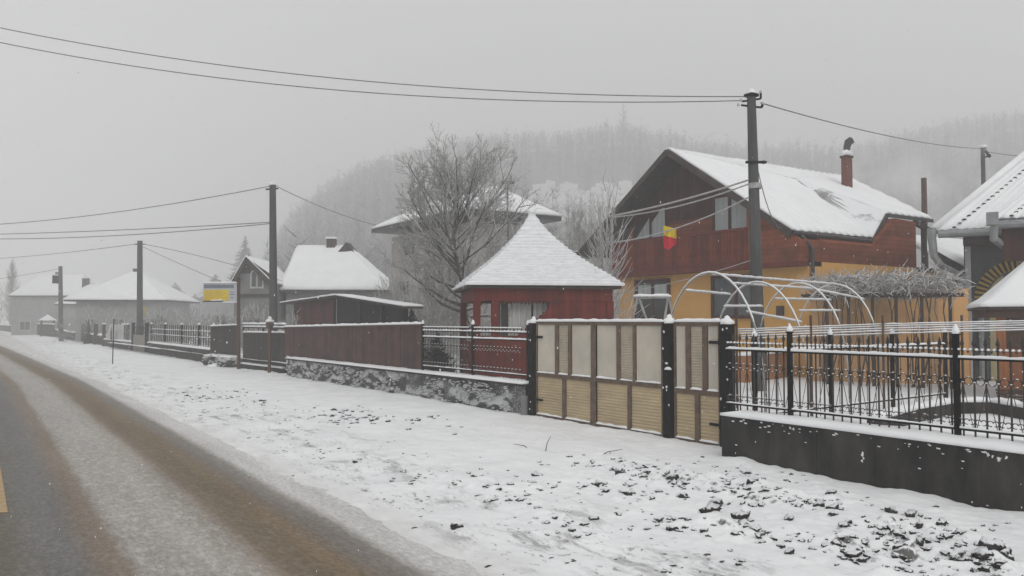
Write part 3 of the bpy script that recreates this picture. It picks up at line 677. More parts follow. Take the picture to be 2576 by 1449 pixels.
# rough stone wall with frozen snow on its lumps, left of the gate
A, B = Vector((8.62,26.6,0)), Vector((9.02,13.25,0)); L = (B-A).length; d = (B-A).normalized()
e = empty('stone_wall', (A+B)/2, 'rough lumpy stone wall crusted with snow, left of the double gate', 'wall')
m = MB(); vs=[]; fs=[]; n=int(L/.055); kz=14
for i in range(n+1):
    p = A.lerp(B, i/n); s_ = L*i/n
    for j in range(kz+1):
        z = -.12+.75*j/kz
        q = Vector((s_*2.1, z*3.6, 1)); o = .0
        nn = noise.noise(q)+.55*noise.noise(q*2.2)+.3*noise.noise(q*4.7)
        o = .085*max(-.3,nn) if s_ < L-.45 else .005*nn
        if abs(s_-(L-4.6)) < .45: o = .09*max(-.2,noise.noise(q*.8))
        vs.append(p + Vector((-o, 0, z)))
for i in range(n):
    for j in range(kz): k=i*(kz+1)+j; fs.append((k,k+1,k+2+kz,k+1+kz))
m.add(vs,fs); m.build('stone_face', M['rough'], e, smooth=True)
m = MB(); m.prism([A+Vector((.06,0,-.1)),B+Vector((.06,0,-.1)),B+Vector((.36,0,-.1)),A+Vector((.36,0,-.1))],(0,0,.73)); m.build('wall_core', M['concrete'], e)
m = MB(); m.prism([A+Vector((-.08,0,.6)),B+Vector((-.08,0,.6)),B+Vector((.4,0,.6)),A+Vector((.4,0,.6))],(0,0,.045)); co=m.build('coping', M['concrete'], e)
s = MB(); s.patch(A+Vector((-.1,0,.646)),B+Vector((-.1,0,.646)),B+Vector((.42,0,.646)),A+Vector((.42,0,.646)),110,5,.045,.015,4); s.build('snow_cap', M['snow'], co, smooth=True)
s = MB()
for i in range(1300):
    t = rnd(); z = .02+.56*rnd(); s_=t*L
    if noise.noise(Vector((s_*1.3,z*3,40))) < -.05 or s_ > L-.5 or abs(s_-(L-4.6)) < .35: continue
    p = A.lerp(B,t); r=U(.008,.021); s.blob(p+Vector((-.055,0,z)), .03, r*2.2, r*.7, i, .75, 2)
s.build('clinging_snow', mat('dirty_clinging_snow',(.72,.72,.73),(.5,.5,.5),scale=14,bump=.3), e, smooth=True)
# cylindrical concrete stub at the wall's end
p = at(1322, 1000, X=9.0); m = MB(); m.tube([(8.97,p.y,-.1),(8.97,p.y,.42)], .07, 14); o = m.build('concrete_stub', M['greyhouse'], label='short round concrete stub at the foot of the black gate post by the stone wall', cat='stub', smooth=False)

LA, LB = (8.85,26.6), (9.2,13.25)
# brown sheet fence on the stone wall
p0,_ = on_line(716, LA, LB); p1,_ = on_line(1060, LA, LB)
def sheet_fence(name, p0, p1, z0, z1a, z1b, mt, label, n=60, group='brown board fences'):
    a = Vector((p0[0],p0[1],0)); b = Vector((p1[0],p1[1],0))
    e = empty(name, (a+b)/2, label, 'fence', group); d=(b-a).normalized(); r=Vector((-d.y,d.x,0)); L=(b-a).length
    m = MB(); vs=[]; fs=[]; n=int(L/.05)
    for i in range(n+1):
        p = a.lerp(b,i/n)+r*(.012 if i%2 else -.004); zt = z1a+(z1b-z1a)*i/n
        vs += [p+Vector((0,0,z0)), p+Vector((0,0,zt)), p+r*.02+Vector((0,0,zt)), p+r*.02+Vector((0,0,z0))]
    for i in range(n):
        k=4*i
        fs += [(k,k+1,k+5,k+4),(k+1,k+2,k+6,k+5),(k+2,k+3,k+7,k+6)]
    m.add(vs,fs).build('boards', mt, e)
    m = MB(); m.bar(a+Vector((0,0,z1a-.02))-r*.02, b+Vector((0,0,z1b-.02))-r*.02, .03, .05); ra = m.build('top_rail', M['rust'], e)
    s = MB(); s.snow(a+Vector((0,0,z1a)), b+Vector((0,0,z1b)), .10, .06, .08, lump=.35); s.build('snow_cap', M['snow'], ra, smooth=True)
    return e
sheet_fence('board_fence', p0, p1, .69, 1.66, 1.80, M['brownfence'], 'long red-brown board fence on the lumpy stone wall in front of the dark shed', group=None)
# iron fence sections between the brown fence and the gate
p0,_ = on_line(1064, LA, LB); p1,_ = on_line(1332, LA, LB)
ratio = on_line(1190, tuple(p0), tuple(p1))[1]
rail_fence('iron_fence', p0, p1, .69, [0, ratio, .99], .13, 'snowy wrought iron fence on the stone wall in front of the red gazebo', h=1.1, rails=(.10,.80,.95), rings=.6, vbrace=False, pick_r=.006)
# dark fence around 605-712
def seg(px0, px1, X): return (at(px0,800,X=X), at(px1,800,X=X))
a, b = at(606,800,d=31.5), at(712,800,d=28.3)
wall('low_wall', (a.x,a.y), (b.x,b.y), .3, .22, M['concrete'], 'low dark concrete wall under the dark fence beside the sign post', snowh=.06)
sheet_fence('board_fence', (a.x+.1,a.y), (b.x+.1,b.y), .26, 1.42, 1.46, M['darkfence'], 'dark board fence topped by a snowy gap and rail, right of the sign post')
e = empty('fence_rail', ((a+b)/2).xy.to_3d(), 'snowy double rail above the dark fence right of the sign post', 'rail')
for z in (1.62, 1.72):
    m = MB(); m.bar((a.x+.1,a.y,z),(b.x+.1,b.y,z),.06,.05); o=m.build('rail', M['darkwood'], e)
    s = MB(); s.snow((a.x+.1,a.y,z+.02),(b.x+.1,b.y,z+.02),.12,.07,.1); s.build('snow_cap', M['snow'], o, smooth=True)
for q in (0,.5,1):
    p=a.lerp(b,q); m=MB(); m.box(p.x+.07,p.x+.13,p.y-.03,p.y+.03,1.4,1.72); m.build('post', M['darkwood'], e)
# square post with urn-like snow head at 685
p = at(686, 805, d=28.6); m = MB()
e = empty('fence_post', (p.x,p.y,0), 'slim brown fence post with a white snow knob in front of the concrete power pole', 'post')
m.tube([(p.x-.1,p.y,-.05),(p.x-.1,p.y,1.62)], .06, 4); m.tube([(p.x-.1,p.y,1.6),(p.x-.1,p.y,1.72),(p.x-.1,p.y,1.82)], [.07,.15,.13], 10); m.build('shaft', M['rust'], e)
s=MB(); s.blob((p.x-.1,p.y,1.87),.14,.14,.07,2,.2,2); s.blob((p.x-.1,p.y,1.97),.06,.06,.07,2,.2,2); s.build('snow_cap', M['snow'], e, smooth=True)
# dark board panel and pillar 530-597
a, b = at(530,800,d=34.0), at(597,800,d=31.9)
sheet_fence('board_fence', (a.x,a.y), (b.x,b.y), .52, 1.64, 1.70, M['darkfence'], 'black board panel standing left of the sign post over a crumbling stone base')
A_, B_ = Vector((a.x-.15,a.y,0)), Vector((b.x-.15,b.y,0))
e = empty('stone_base', (A_+B_)/2, 'crumbling stone block wall piled with snow under the black board panel', 'wall')
m = MB()
for i in range(26):
    t=rnd(); q=A_.lerp(B_,t); m.blob((q.x-U(0,.1),q.y,U(.0,.4)), .14,.16,.12, i,.5,2)
m.prism([A_+Vector((0,0,-.1)),B_+Vector((0,0,-.1)),B_+Vector((.4,0,-.1)),A_+Vector((.4,0,-.1))],(0,0,.52)); m.build('stones', M['rough'], e, smooth=True)
s=MB(); s.patch(A_+Vector((-.12,0,.42)),B_+Vector((-.12,0,.42)),B_+Vector((.3,0,.43)),A_+Vector((.3,0,.43)),16,5,.08,.03,4); s.blob((A_.lerp(B_,.5).x-.22,A_.lerp(B_,.5).y,.05),.2,.35,.12,3,.3,2); s.build('snow_cap', M['snow'], e, smooth=True)
# long low wall with thin iron pickets 372-527
a, b = at(372,800,d=46), at(528,800,d=35)
wall('low_wall', (a.x,a.y), (b.x,b.y), .35, .62, M['concrete'], 'long grey low wall with thin spaced pickets left of the black board panel', snowh=.09)
e = rail_fence('picket_fence', (a.x+.2,a.y), (b.x+.2,b.y), .68, [0,.27,.55,.8,.99], .45, 'sparse thin dark picket fence on the long grey low wall', h=.98, rails=(.05,.42,.7), rings=0, vbrace=False, pick_r=.022, spears=False, mats='iron', pw=.09)
# small gate 337-370
a, b = at(336,800,d=49.5), at(370,800,d=46.5)
e = empty('garden_gate', ((a+b)/2).xy.to_3d(), 'small pale sheet garden gate between two dark posts left of the long low wall', 'gate')
m=MB(); m.bar((a.x,a.y,.55),(b.x,b.y,.55),.04,.95); m.build('leaf', M['signwhite'] if 0 else mat('pale_brown_gate', (.26,.23,.20),(.2,.18,.16)), e)
m=MB(); m.bar((a.x,a.y,1.15),(b.x,b.y,1.15),.03,.05); m.bar((a.x,a.y,1.45),(b.x,b.y,1.45),.03,.05)
for t in (.25,.5,.75): q=a.lerp(b,t); m.bar((q.x,q.y,1),(q.x,q.y,1.6),.03)
m.build('top_bars', M['iron'], e)
for q in (a,b): m=MB(); m.box(q.x-.09,q.x+.09,q.y-.09,q.y+.09,-.05,1.75); m.build('post', M['iron'], e)
# fence with white board 255-335
a, b = at(262,800,d=58), at(335,800,d=50)
wall('low_wall', (a.x,a.y), (b.x,b.y), .4, .52, M['concrete'], 'dark low wall under the white cloth panel left of the garden gate', snowh=.1)
e = empty('white_panel', (at(286,850,d=55)).xy.to_3d(), 'white draped panel standing on the low wall left of the garden gate', 'panel')
q0, q1 = at(265,856,d=57), at(309,856,d=53)
m=MB(); m.prism([(q0.x,q0.y,.6),(q1.x,q1.y,.6),(q1.x-.0,q1.y,1.6),(q0.x+.25,q0.y-.3,1.6)],(.06,0,0)); m.build('sheet', M['whitewall'], e)
q = at(284,840,d=54.4); m=MB(); m.blob((q.x-.1,q.y,.95),.05,.33,.45,3,.5,2); m.build('dark_stain', M['darkwood'], e)
for px in (262,311,322): 
    q=at(px,800,d=58-(px-262)*.09); m=MB(); m.box(q.x-.1,q.x+.1,q.y-.1,q.y+.1,-.05,1.6); s=MB()
    o=m.build('fence_pillar', M['darkwood'], label={262:'dark pillar at the far edge of the white draped panel',311:'dark pillar at the near edge of the white draped panel',322:'dark pillar between the white draped panel and the garden gate'}[px], cat='pillar', group='dark fence pillars')
    s.blob((q.x,q.y,1.63),.15,.15,.07,px,.3,1); s.build('snow_cap', M['snow'], o)
# slim stake in the verge
p = at(283,918,Z=0); m=MB(); m.tube([(p.x,p.y,-.1),(p.x+.02,p.y,1.95)], .022, 6); m.build('stake', M['iron'], label='thin upright stake standing alone in the snowy verge', cat='stake')
# farther walls 45..260
for (x0,d0,x1,d1,h,lab,mt) in ((172,76,255,60,.75,'dim grey garden wall with snow top beyond the white draped panel','concrete'),
        (132,95,170,77,.8,'faint grey wall section beyond the round hedge','concrete'),(45,118,130,90,1.4,'dark distant garden wall at the bend of the road','concrete'),(-60,200,44,118,1.0,'faintest garden wall far along the foggy road','concrete')):
    a=at(x0,800,d=d0); b=at(x1,800,d=d1); wall('garden_wall', (a.x,a.y), (b.x,b.y), .35, h, M[mt], lab, snowh=.12, group=None)
e = None
for i,(px,d) in enumerate(((215,67),(248,61.5))):
    q=at(px,800,d=d); m=MB(); m.box(q.x-.3,q.x-.02,q.y-.14,q.y+.14,-.05,1.6); o=m.build('fence_pillar', M['darkwood'], label=('dark pillar on the dim grey wall, beside the narrow thuja','dark pillar at the near end of the dim grey wall')[i], cat='pillar', group='dark fence pillars')

# sign board on its rusty post
D = 31.0
def sg(px,py,dd=0): return at(px,py,d=D+dd)
e = empty('sign_board', sg(601,900).xy.to_3d(), 'yellow and grey painted sign board on a rusty brown post', 'sign')
q = sg(601,900); m=MB(); m.bar((q.x,q.y,-.1),(sg(600,698).x,sg(600,698).y,sg(600,698).z),.11); m.build('post', M['rust'], e)
def rect(x0,y0,x1,y1,dd,th,mt,name):
    m=MB(); P=[sg(x0,y1,dd),sg(x1,y1,dd),sg(x1,y0,dd),sg(x0,y0,dd)]; m.prism(P, FW*th); return m.build(name, mt, e)
rect(511,713,597,760,0,.05,M['signwhite'],'board')
rect(513,716,588,725,-.012,.01,M['signgrey'],'header_strip')
yp = rect(513,729,575,756.5,-.012,.01,M['yellowsign'],'yellow_panel')
m = MB(); random.seed(3)
for row, yy in enumerate((733.5,738.5,743.5,748.5)):
    x = 516
    while x < 560+row%2*5:
        w = U(3,8); P=[sg(x,yy+1.5,-.016),sg(x+w,yy+1.5,-.016),sg(x+w,yy-1.4,-.016),sg(x,yy-1.4,-.016)]; m.prism(P, FW*.004); x += w+U(1.2,2.5)
m.build('faded_print', M['orangesign'], yp)
m = MB()
for (x0,x1,yy) in ((578,589,735),(577,590,741),(579,587,749)): m.prism([sg(x0,yy+1,-.006),sg(x1,yy+1,-.006),sg(x1,yy-1,-.006),sg(x0,yy-1,-.006)], FW*.004)
m.build('small_print', M['signgrey'], e)
m=MB(); m.bar(sg(511,758,-.02),sg(560,757,-.02),.05); m.build('lower_rail', M['darkwood'], e)
s=MB(); s.snow(sg(511,713,.02),sg(597,712,.02),.1,.06,.1); s.snow(sg(530,757,-.03),sg(560,756,-.03),.08,.05,.1); s.snow(sg(560,761,.02),sg(597,761,.02),.08,.04,.1); s.build('snow_cap', M['snow'], e, smooth=True)
# second round yellow sign
q = at(357,783,d=55); e = empty('round_sign', (q.x,q.y,0), 'faint round yellow sign behind the small garden gate', 'sign')
m=MB(frame((q.x,q.y,q.z), -YAW)); m.tube([(0,-.02,0),(0,.03,0)], .36, 16); m.build('disc', mat('dull_yellow_sheet',(.42,.34,.10),(.34,.27,.09)), e)
m=MB(); m.tube([(q.x,q.y,0),(q.x,q.y,q.z)], .03, 6); m.build('post', M['iron'], e)
# ---------------------------------------------------------------- poles and cables
def power_pole(pxt, pyt, pxb, dd, r0, r1, label, arms=(), base_z=0.0):
    t = at(pxt, pyt, d=dd); b = at(pxb, 805, d=dd); b.z = base_z - .1
    e = empty('power_pole', (b.x,b.y,base_z), label, 'power pole', 'power poles')
    m = MB(); m.tube([b, t], [r0, r1], 8); m.build('shaft', M['pole'], e)
    return e, t, b
PD = 17.2
e, T1, B1 = power_pole(1890, 240, 1908, PD, .155, .09, 'tallest concrete power pole, in front of the red and yellow house', base_z=.4)
def armat(T, dz, w, off): return T + RT*off + Vector((0,0,dz))
m = MB(); m.box(T1.x-.11,T1.x+.11,T1.y-.11,T1.y+.11,T1.z-.03,T1.z+.03)
m.bar(T1+RT*-.19+Vector((0,0,-.13)), T1+RT*.2+Vector((0,0,-.07)), .035); m.tube([T1+RT*.2+Vector((0,0,-.07)), T1+RT*.2+Vector((0,0,.06))], .025, 6)
m.bar(T1+RT*-.22+Vector((0,0,-.21)), T1+RT*.21+Vector((0,0,-.26)), .035); m.tube([T1+RT*.21+Vector((0,0,-.26)), T1+RT*.24+Vector((0,0,-.20))], .03, 6)
br = m.build('bracket', M['iron'], e)
for off, dz in ((-.22,-.1),(-.28,-.2),(.2,.07),(.24,-.18)):
    m=MB(); m.tube([T1+RT*off+Vector((0,0,dz-.035)),T1+RT*off+Vector((0,0,dz)),T1+RT*off+Vector((0,0,dz+.035))],[.02,.033,.018],8); m.build('insulator', M['whitewall'], br)
s=MB(); s.blob(T1+Vector((0,0,.05)),.12,.12,.06,1,.3,2); s.blob(T1+Vector((0,0,.1)),.06,.06,.06,2,.3,1); s.build('snow_cap', M['snow'], e, smooth=True)
c=at(1902,408,d=PD-.1); m=MB(); m.bar(c-RT*.22,c+RT*.22,.05); m.blob(c+RT*.16,.06,.06,.05,1,.2,1); m.build('lamp_bracket', M['iron'], e)
c=at(1899,468,d=PD); m=MB(); m.tube([c-Vector((0,0,.06)),c+Vector((0,0,.06))],.135,12); m.build('clamp_band', M['tube'], e)
e2, T2, B2 = power_pole(686, 466, 690, 29.6, .17, .12, 'concrete power pole behind the brown post with the snow knob', base_z=.2)
s=MB(); s.blob(T2+Vector((0,0,.04)),.15,.15,.07,1,.3,2); s.build('snow_cap', M['snow'], e2, smooth=True)
m=MB(); m.bar(T2-RT*.25+Vector((0,0,-.15)),T2+RT*.2+Vector((0,0,-.12)),.05); m.build('bracket', M['iron'], e2)
e3, T3, B3 = power_pole(352, 606, 353, 49, .19, .15, 'hazy power pole in front of the pyramid-roofed house')
m=MB(); m.bar(T3-RT*.3+Vector((0,0,-.2)),T3+RT*.3+Vector((0,0,-.2)),.06); m.build('bracket', M['iron'], e3)
e4, T4, B4 = power_pole(152, 670, 155, 72, .2, .16, 'faint power pole farthest left, by the distant long house')
c=at(143,703,d=72); m=MB(); m.box(c.x-.35,c.x+.35,c.y-.2,c.y+.2,c.z-.35,c.z+.35); m.build('junction_box', M['iron'], e4)
e5, T5, B5 = power_pole(2472, 372, 2482, 34, .12, .085, 'power pole rising behind the ribbed roof at the far right', base_z=.4)
m=MB(); m.bar(T5-RT*.12+Vector((0,0,0)),T5+RT*.14,.08); m.bar(T5+RT*.1+Vector((0,0,-.1)),T5+RT*.3+Vector((0,0,-.4)),.08); m.bar(T5+RT*-.05+Vector((0,0,-.45)),T5+RT*.32+Vector((0,0,-.3)),.07); m.build('bracket', M['iron'], e5)
s=MB(); s.blob(T5+Vector((0,0,.06)),.2,.2,.07,1,.3,2); s.build('snow_cap', M['snow'], e5, smooth=True)
t = at(2324,448,d=31); b=at(2330,805,d=31); b.z=.3
m=MB(); m.tube([b,t],[.13,.10],8); m.build('wooden_pole', M['rust'], label='bare brown wooden pole without wires behind the right end of the red and yellow house', cat='pole')

def cable(pts, r, label, name='power_cable', mt='wire', group='overhead cables', ext=None):
    """pts: (px,py,depth) start, mid, end: a hanging parabola through the three"""
    a=at(pts[0][0],pts[0][1],d=pts[0][2]); b=at(pts[2][0],pts[2][1],d=pts[2][2]); 
    rr=ray(pts[1][0],pts[1][1]); D=b-a; det=D.x*(-rr.y)+rr.x*D.y; tm=(-a.x*(-rr.y)-rr.x*a.y)/det; k=(a.x+D.x*tm)/rr.x if abs(rr.x)>abs(rr.y) else (a.y+D.y*tm)/rr.y
    zm=CAMH+rr.z*k; lin=a.z+D.z*tm; sag=(lin-zm)/(tm*(1-tm))
    t0,t1=(0,1) if not ext else ext
    P=[]
    for i in range(33):
        t=t0+(t1-t0)*i/32; P.append(Vector((a.x+D.x*t,a.y+D.y*t,a.z+D.z*t-sag*t*(1-t))))
    m=MB(); m.tube(P,r,5); return m.build(name, M[mt], label=label, cat='cable', group=group)
cable(((0,70,20),(940,206,18.5),(1878,243,PD)), .012, 'upper of the two cables sweeping from top left to the tallest pole', ext=(-.35,1))
cable(((0,107,20),(940,234,18.5),(1874,253,PD)), .012, 'lower of the two cables sweeping from top left to the tallest pole', ext=(-.35,1))
cable(((1914,259,PD),(2180,330,25),(2468,374,34)), .014, 'cable from the tallest pole to the pole behind the right roof', )
cable(((2470,380,34),(2540,390,36),(2700,395,40)), .018, 'faint cable leaving the pole behind the right roof towards the right edge')
cable(((0,564,40),(340,527,34),(682,468,29.6)), .017, 'topmost long cable arriving from the left at the pole behind the snow-knob post', ext=(-.1,1))
cable(((0,589,40),(340,577,34),(684,559,29.6)), .017, 'middle long cable arriving from the left at the pole behind the snow-knob post', ext=(-.1,1))
cable(((0,601,40),(340,590,34),(684,562,29.6)), .017, 'lowest long cable arriving from the left at the pole behind the snow-knob post', ext=(-.1,1))
cable(((0,650,75),(170,635,60),(350,613,49)), .02, 'cable arriving from the left at the hazy pole before the pyramid-roofed house')
cable(((354,613,49),(480,639,46),(607,672,43)), .016, 'upper drop cable from the hazy pole towards the gabled house')
cable(((354,618,49),(480,676,46),(604,728,43.2)), .016, 'lower drop cable from the hazy pole towards the gabled house')
cable(((-80,712,90),(40,695,80),(151,676,72)), .02, 'short faint cable at the farthest left power pole')
cable(((690,466,29.6),(800,517,33),(945,566,37.5)), .014, 'cable leaving the pole behind the snow-knob post to the right')
# drop cables crossing in front of the house
cable(((1530,545,19.5),(1690,510,18.8),(1886,452,PD)), .022, 'upper snowy drop cable crossing the red gable', mt='snowwire')
cable(((1545,546,19.5),(1700,520,18.8),(1886,462,PD)), .018, 'snowy drop cable just below the topmost one on the red gable', mt='snowwire')
cable(((1545,610,19.0),(1702,574,18.2),(1888,494,PD)), .016, 'snowy cable from which the yellow and red flag hangs', mt='snowwire')
cable(((1500,745,19.5),(1690,712,18.4),(1888,655,PD)), .009, 'thin pale cable crossing the ochre wall above the ground floor window', mt='snowwire')
cable(((1905,420,PD),(1925,500,17.8),(1965,575,18.5)), .010, 'thin dark cable drooping from the tallest pole to the house eave')
# flag
a=at(1669,567,d=18.3)
e = empty('flag', a, 'yellow and red flag hanging from a snowy cable in front of the balcony', 'flag')
def cloth(y0,y1,mt,name):
    m=MB(); vs=[]; fs=[]
    for j in range(7):
        for i in range(11):
            u=i/10; v=j/6
            px=1669+32*u + (1 if j>3 else 0); top=567+9*u; bot=(606 if mt!='flagy' else 590)+9*u
            py0=(567 if name=='yellow_band' else 592)+9*u; py1=(592 if name=='yellow_band' else 622)+ (9*u if name=='yellow_band' else 6*math.sin(u*5))
            p=at(px,py0+(py1-py0)*v,d=18.3+.07*math.sin(u*9+v)); vs.append(p)
    for j in range(6):
        for i in range(10): k=j*11+i; fs.append((k,k+1,k+12,k+11))
    n=len(vs); vs+= [p+FW*.006 for p in vs]; fs+=[tuple(q+n for q in f[::-1]) for f in fs]
    m.add(vs,fs); return m.build(name, M[mt], e, smooth=True)
cloth(0,0,'flagy','yellow_band'); cloth(0,0,'flagr','red_band')

# ---------------------------------------------------------------- trees and shrubs
def branch_tree(base, height, seed, trunk_r, label, cat='tree', name='bare_tree', spread=.9, depth=5, lean=(0,0), mt='bark', twmt='twig', nb=(3,4), fork=.28, upb=.25, group=None, twig_r=.012, ratio=.72, tw=3, droop=0):
    random.seed(seed); e = empty(name, base, label, cat, group)
    tr = MB(); cr = MB()
    def grow(p, d, L, r, lv):
        pts=[p]; rr=[r]; n=4 if lv<2 else 3
        for i in range(n):
            d = (d + Vector((U(-1,1),U(-1,1),U(-.6,1)*.9))*.16 + Vector((0,0,upb*.12 - droop*.1*lv))).normalized()
            p = p + d*L/n; pts.append(p); rr.append(max(twig_r*.6, r*(1-.38*(i+1)/n)))
        (tr if lv < 2 else cr).tube(pts, rr, 7 if lv < 2 else (4 if lv < 4 else 3), cap=False)
        if lv >= depth:
            for k in range(tw):
                q=pts[1+int(rnd()*(n-1))]; dd=(d+Vector((U(-1,1),U(-1,1),U(-.5,1)))*.8).normalized(); cr.tube([q,q+dd*L*U(.5,1)],[twig_r*.7,twig_r*.3],3,cap=False)
            return
        k = random.choice(nb)
        for i in range(k):
            th=6.283*(i+rnd()*.7)/k; ax=d.orthogonal().normalized(); a2=d.cross(ax)
            sp=spread*U(.55,1.1); nd=(d*math.cos(sp)+ (ax*math.cos(th)+a2*math.sin(th))*math.sin(sp)).normalized()
            grow(pts[-1] if i<2 else pts[-2], nd, L*ratio*U(.8,1.15), rr[-1]*U(.6,.8), lv+1)
        grow(pts[-1], d, L*ratio, rr[-1]*.85, lv+1)
    grow(Vector(base), Vector((lean[0],lean[1],1)).normalized(), height*fork, trunk_r, 0)
    tr.build('trunk', M[mt], e); cr.build('crown', M[twmt], e); return e
def oval_tree(base, H, Rm, seed, r0, label, z0=.3, side=RT, name='bare_tree'):
    """leader with boughs all round it, filling an oval crown"""
    random.seed(seed); e = empty(name, base, label, 'tree'); b = Vector(base); tr = MB(); cr = MB()
    P = []; q = b.copy(); n = 14
    for i in range(n+1):
        P.append(q.copy()); q = q + Vector((U(-.12,.12), U(-.12,.12), H*.93/n)) - side*(.10 if i < 5 else -.02)
    tr.tube(P, [max(.012, r0*(1-i/n)**.8) for i in range(n+1)], 8, cap=False)
    def bough(p, dr, L, r, lv):
        pts=[p]; rr=[r]; k=5 if lv==0 else 4
        for i in range(k):
            dr = (dr + Vector((U(-1,1),U(-1,1),U(-1,1)))*.17 + Vector((0,0,.10 if lv==0 else .04))).normalized(); p = p + dr*L/k; pts.append(p); rr.append(max(.005, r*(1-.8*(i+1)/k)))
        (tr if lv==0 else cr).tube(pts, rr, 5 if lv==0 else 3, cap=False)
        if lv >= 3: return
        m_ = (9, 6, 5)[lv]
        for i in range(m_):
            t = .2+.8*(i+rnd())/m_; f = t*k; a = pts[int(min(f, k-1))]; c_ = a.lerp(pts[min(k, int(min(f,k-1))+1)], f-int(min(f,k-1)))
            ax = dr.orthogonal().normalized(); th = U(0,6.28); s_ = (ax*math.cos(th)+dr.cross(ax)*math.sin(th))
            sp = U(.45,.95); nd = (dr*math.cos(sp)+s_*math.sin(sp)+Vector((0,0,.12))).normalized()
            bough(c_, nd, L*U(.32,.55)*(1.15-.4*t), max(.007, r*.42), lv+1)
    N_ = 40
    for i in range(N_):
        t = z0+(.97-z0)*(i+rnd()*.8)/N_; f = t*n; a = P[int(f)].lerp(P[min(n,int(f)+1)], f-int(f)); th = i*2.4+U(-.4,.4)
        u = (t-z0)/(1-z0); L = Rm*(math.sin(math.pi*min(1,.28+.66*u))**.8)*U(.8,1.12); up = .08+1.5*u
        dr = Vector((math.cos(th), math.sin(th), up)).normalized(); bough(a, dr, L*math.sqrt(1+up*up*.35), r0*(.42-.25*u), 0)
    tr.build('trunk', M['bark'], e); cr.build('crown', M['frosttwig'], e); return e
p=at(1212,740,d=27); p.z=.3
oval_tree(p, 6.1, 2.75, 12, .19, 'large snow-dusted bare tree behind the gazebo, in front of the pale two-storey house')
p=at(1480,700,d=38); p.z=.3
branch_tree(p, 6.6, 5, .13, 'thin upright bare tree right of the gazebo roof peak', spread=.42, depth=5, nb=(2,2), fork=.3, ratio=.74, upb=1., tw=2, twmt='frosttwig')
p=at(1385,700,d=40); p.z=.3
branch_tree(p, 6.4, 9, .12, 'slender bare tree close behind the gazebo roof peak', spread=.36, depth=5, nb=(2,2), fork=.34, ratio=.74, upb=1., tw=2, twmt='frosttwig')
p=at(1430,700,d=44); p.z=.3
branch_tree(p, 6.6, 19, .12, 'faint bare tree between the two slim trees behind the gazebo', spread=.4, depth=4, nb=(2,2), fork=.34, ratio=.72, upb=1., tw=2, twmt='frosttwig')
def bush(c, rx, ry, rz, n, seed, label, cat='shrub', name='frosted_bush', mt='frost', r=.012, group=None, stems='frost', up=.4):
    random.seed(seed); e=empty(name,(c[0],c[1],c[2]),label,cat,group); m=MB(); st=MB()
    for i in range(6):
        th=U(0,6.28); st.tube([c, Vector(c)+Vector((math.cos(th)*rx*.4,math.sin(th)*ry*.4,rz*1.1))],[.035,.015],5)
    for i in range(n):
        th=U(0,6.28); ph=math.acos(U(-.2,1)); k=rnd()**.45
        q=Vector((c[0]+rx*k*math.sin(ph)*math.cos(th), c[1]+ry*k*math.sin(ph)*math.sin(th), c[2]+rz*(.15+.95*k*math.cos(ph)+.15*rnd())))
        d=Vector((math.sin(ph)*math.cos(th),math.sin(ph)*math.sin(th),math.cos(ph)+up))+Vector((U(-1,1),U(-1,1),U(-1,1)))*.7; d.normalize()
        L=U(.18,.5)*rz*.45; mid=q+d*L*.5+Vector((U(-1,1),U(-1,1),U(-1,1)))*L*.12
        m.tube([q,mid,q+d*L],[r,r*.8,r*.3],3,cap=False)
    st.build('stems', M[stems], e); m.build('twigs', M[mt], e); return e
def gp(px,d,z=.35): p=at(px,805,d=d); p.z=z; return p
bush(gp(1075,27.5), 1.4,1.1,1.9, 1300, 1, 'pale frosted bush right of the dark shed, by the gazebo')
bush(gp(1130,31), 1.6,1.3,3.0, 1700, 2, 'tall frosted shrub in front of the pale two-storey house')
bush(gp(1010,33), 1.5,1.1,3.0, 1300, 3, 'frosted shrub above the right end of the dark shed roof')
bush(gp(1250,30), 1.2,1.2,2.0, 500, 4, 'frosted shrub seen through the gazebo opening')
bush(gp(1525,20.2,.4), .5,.5,3.9, 420, 6, 'snow-laden tall shrub at the left corner of the red gable', r=.011, up=1.2)
bush(gp(640,38), 1.3,1.2,1.9, 1300, 7, 'grey frosted shrub in front of the gabled house', mt='frosttwig')
bush(gp(560,40), 1.7,1.5,1.6, 1300, 8, 'grey frosted shrub under the sign board', mt='frosttwig')
bush(gp(470,46), 1.9,1.6,1.9, 1300, 9, 'hazy frosted shrub left of the sign board', mt='frosttwig')
bush(gp(400,52), 2.0,1.8,2.0, 1300, 10, 'hazy frosted shrub right of the round yellow sign', mt='frosttwig')
bush(gp(735,31), .5,.5,1.6, 250, 11, 'small snowy shrub at the left end of the dark shed')
bush(gp(250,66,.1), 3.4,2,2.5, 1300, 12, 'hazy hedge in front of the pyramid-roofed house', name='frosted_hedge', mt='frosttwig')
bush(gp(0,190,.1), 7,5,9, 500, 13, 'dark foggy shrub mass at the left edge of the road', mt='twig', r=.05)
for i,(px,d,h,sd,lab) in enumerate(((575,37,1.9,31,'young bare fruit tree just left of the sign post'),(655,36,2.0,32,'young bare fruit tree right of the sign post'),(550,42,2.3,33,'small bare fruit tree under the sign board'),(395,50,2.3,34,'small hazy bare tree right of the round yellow sign'))):
    branch_tree(gp(px,d,.2), h, sd, .05, lab, spread=.55, depth=3, nb=(2,3), fork=.32, ratio=.75, upb=.6, tw=2, twig_r=.012, group='young garden trees')
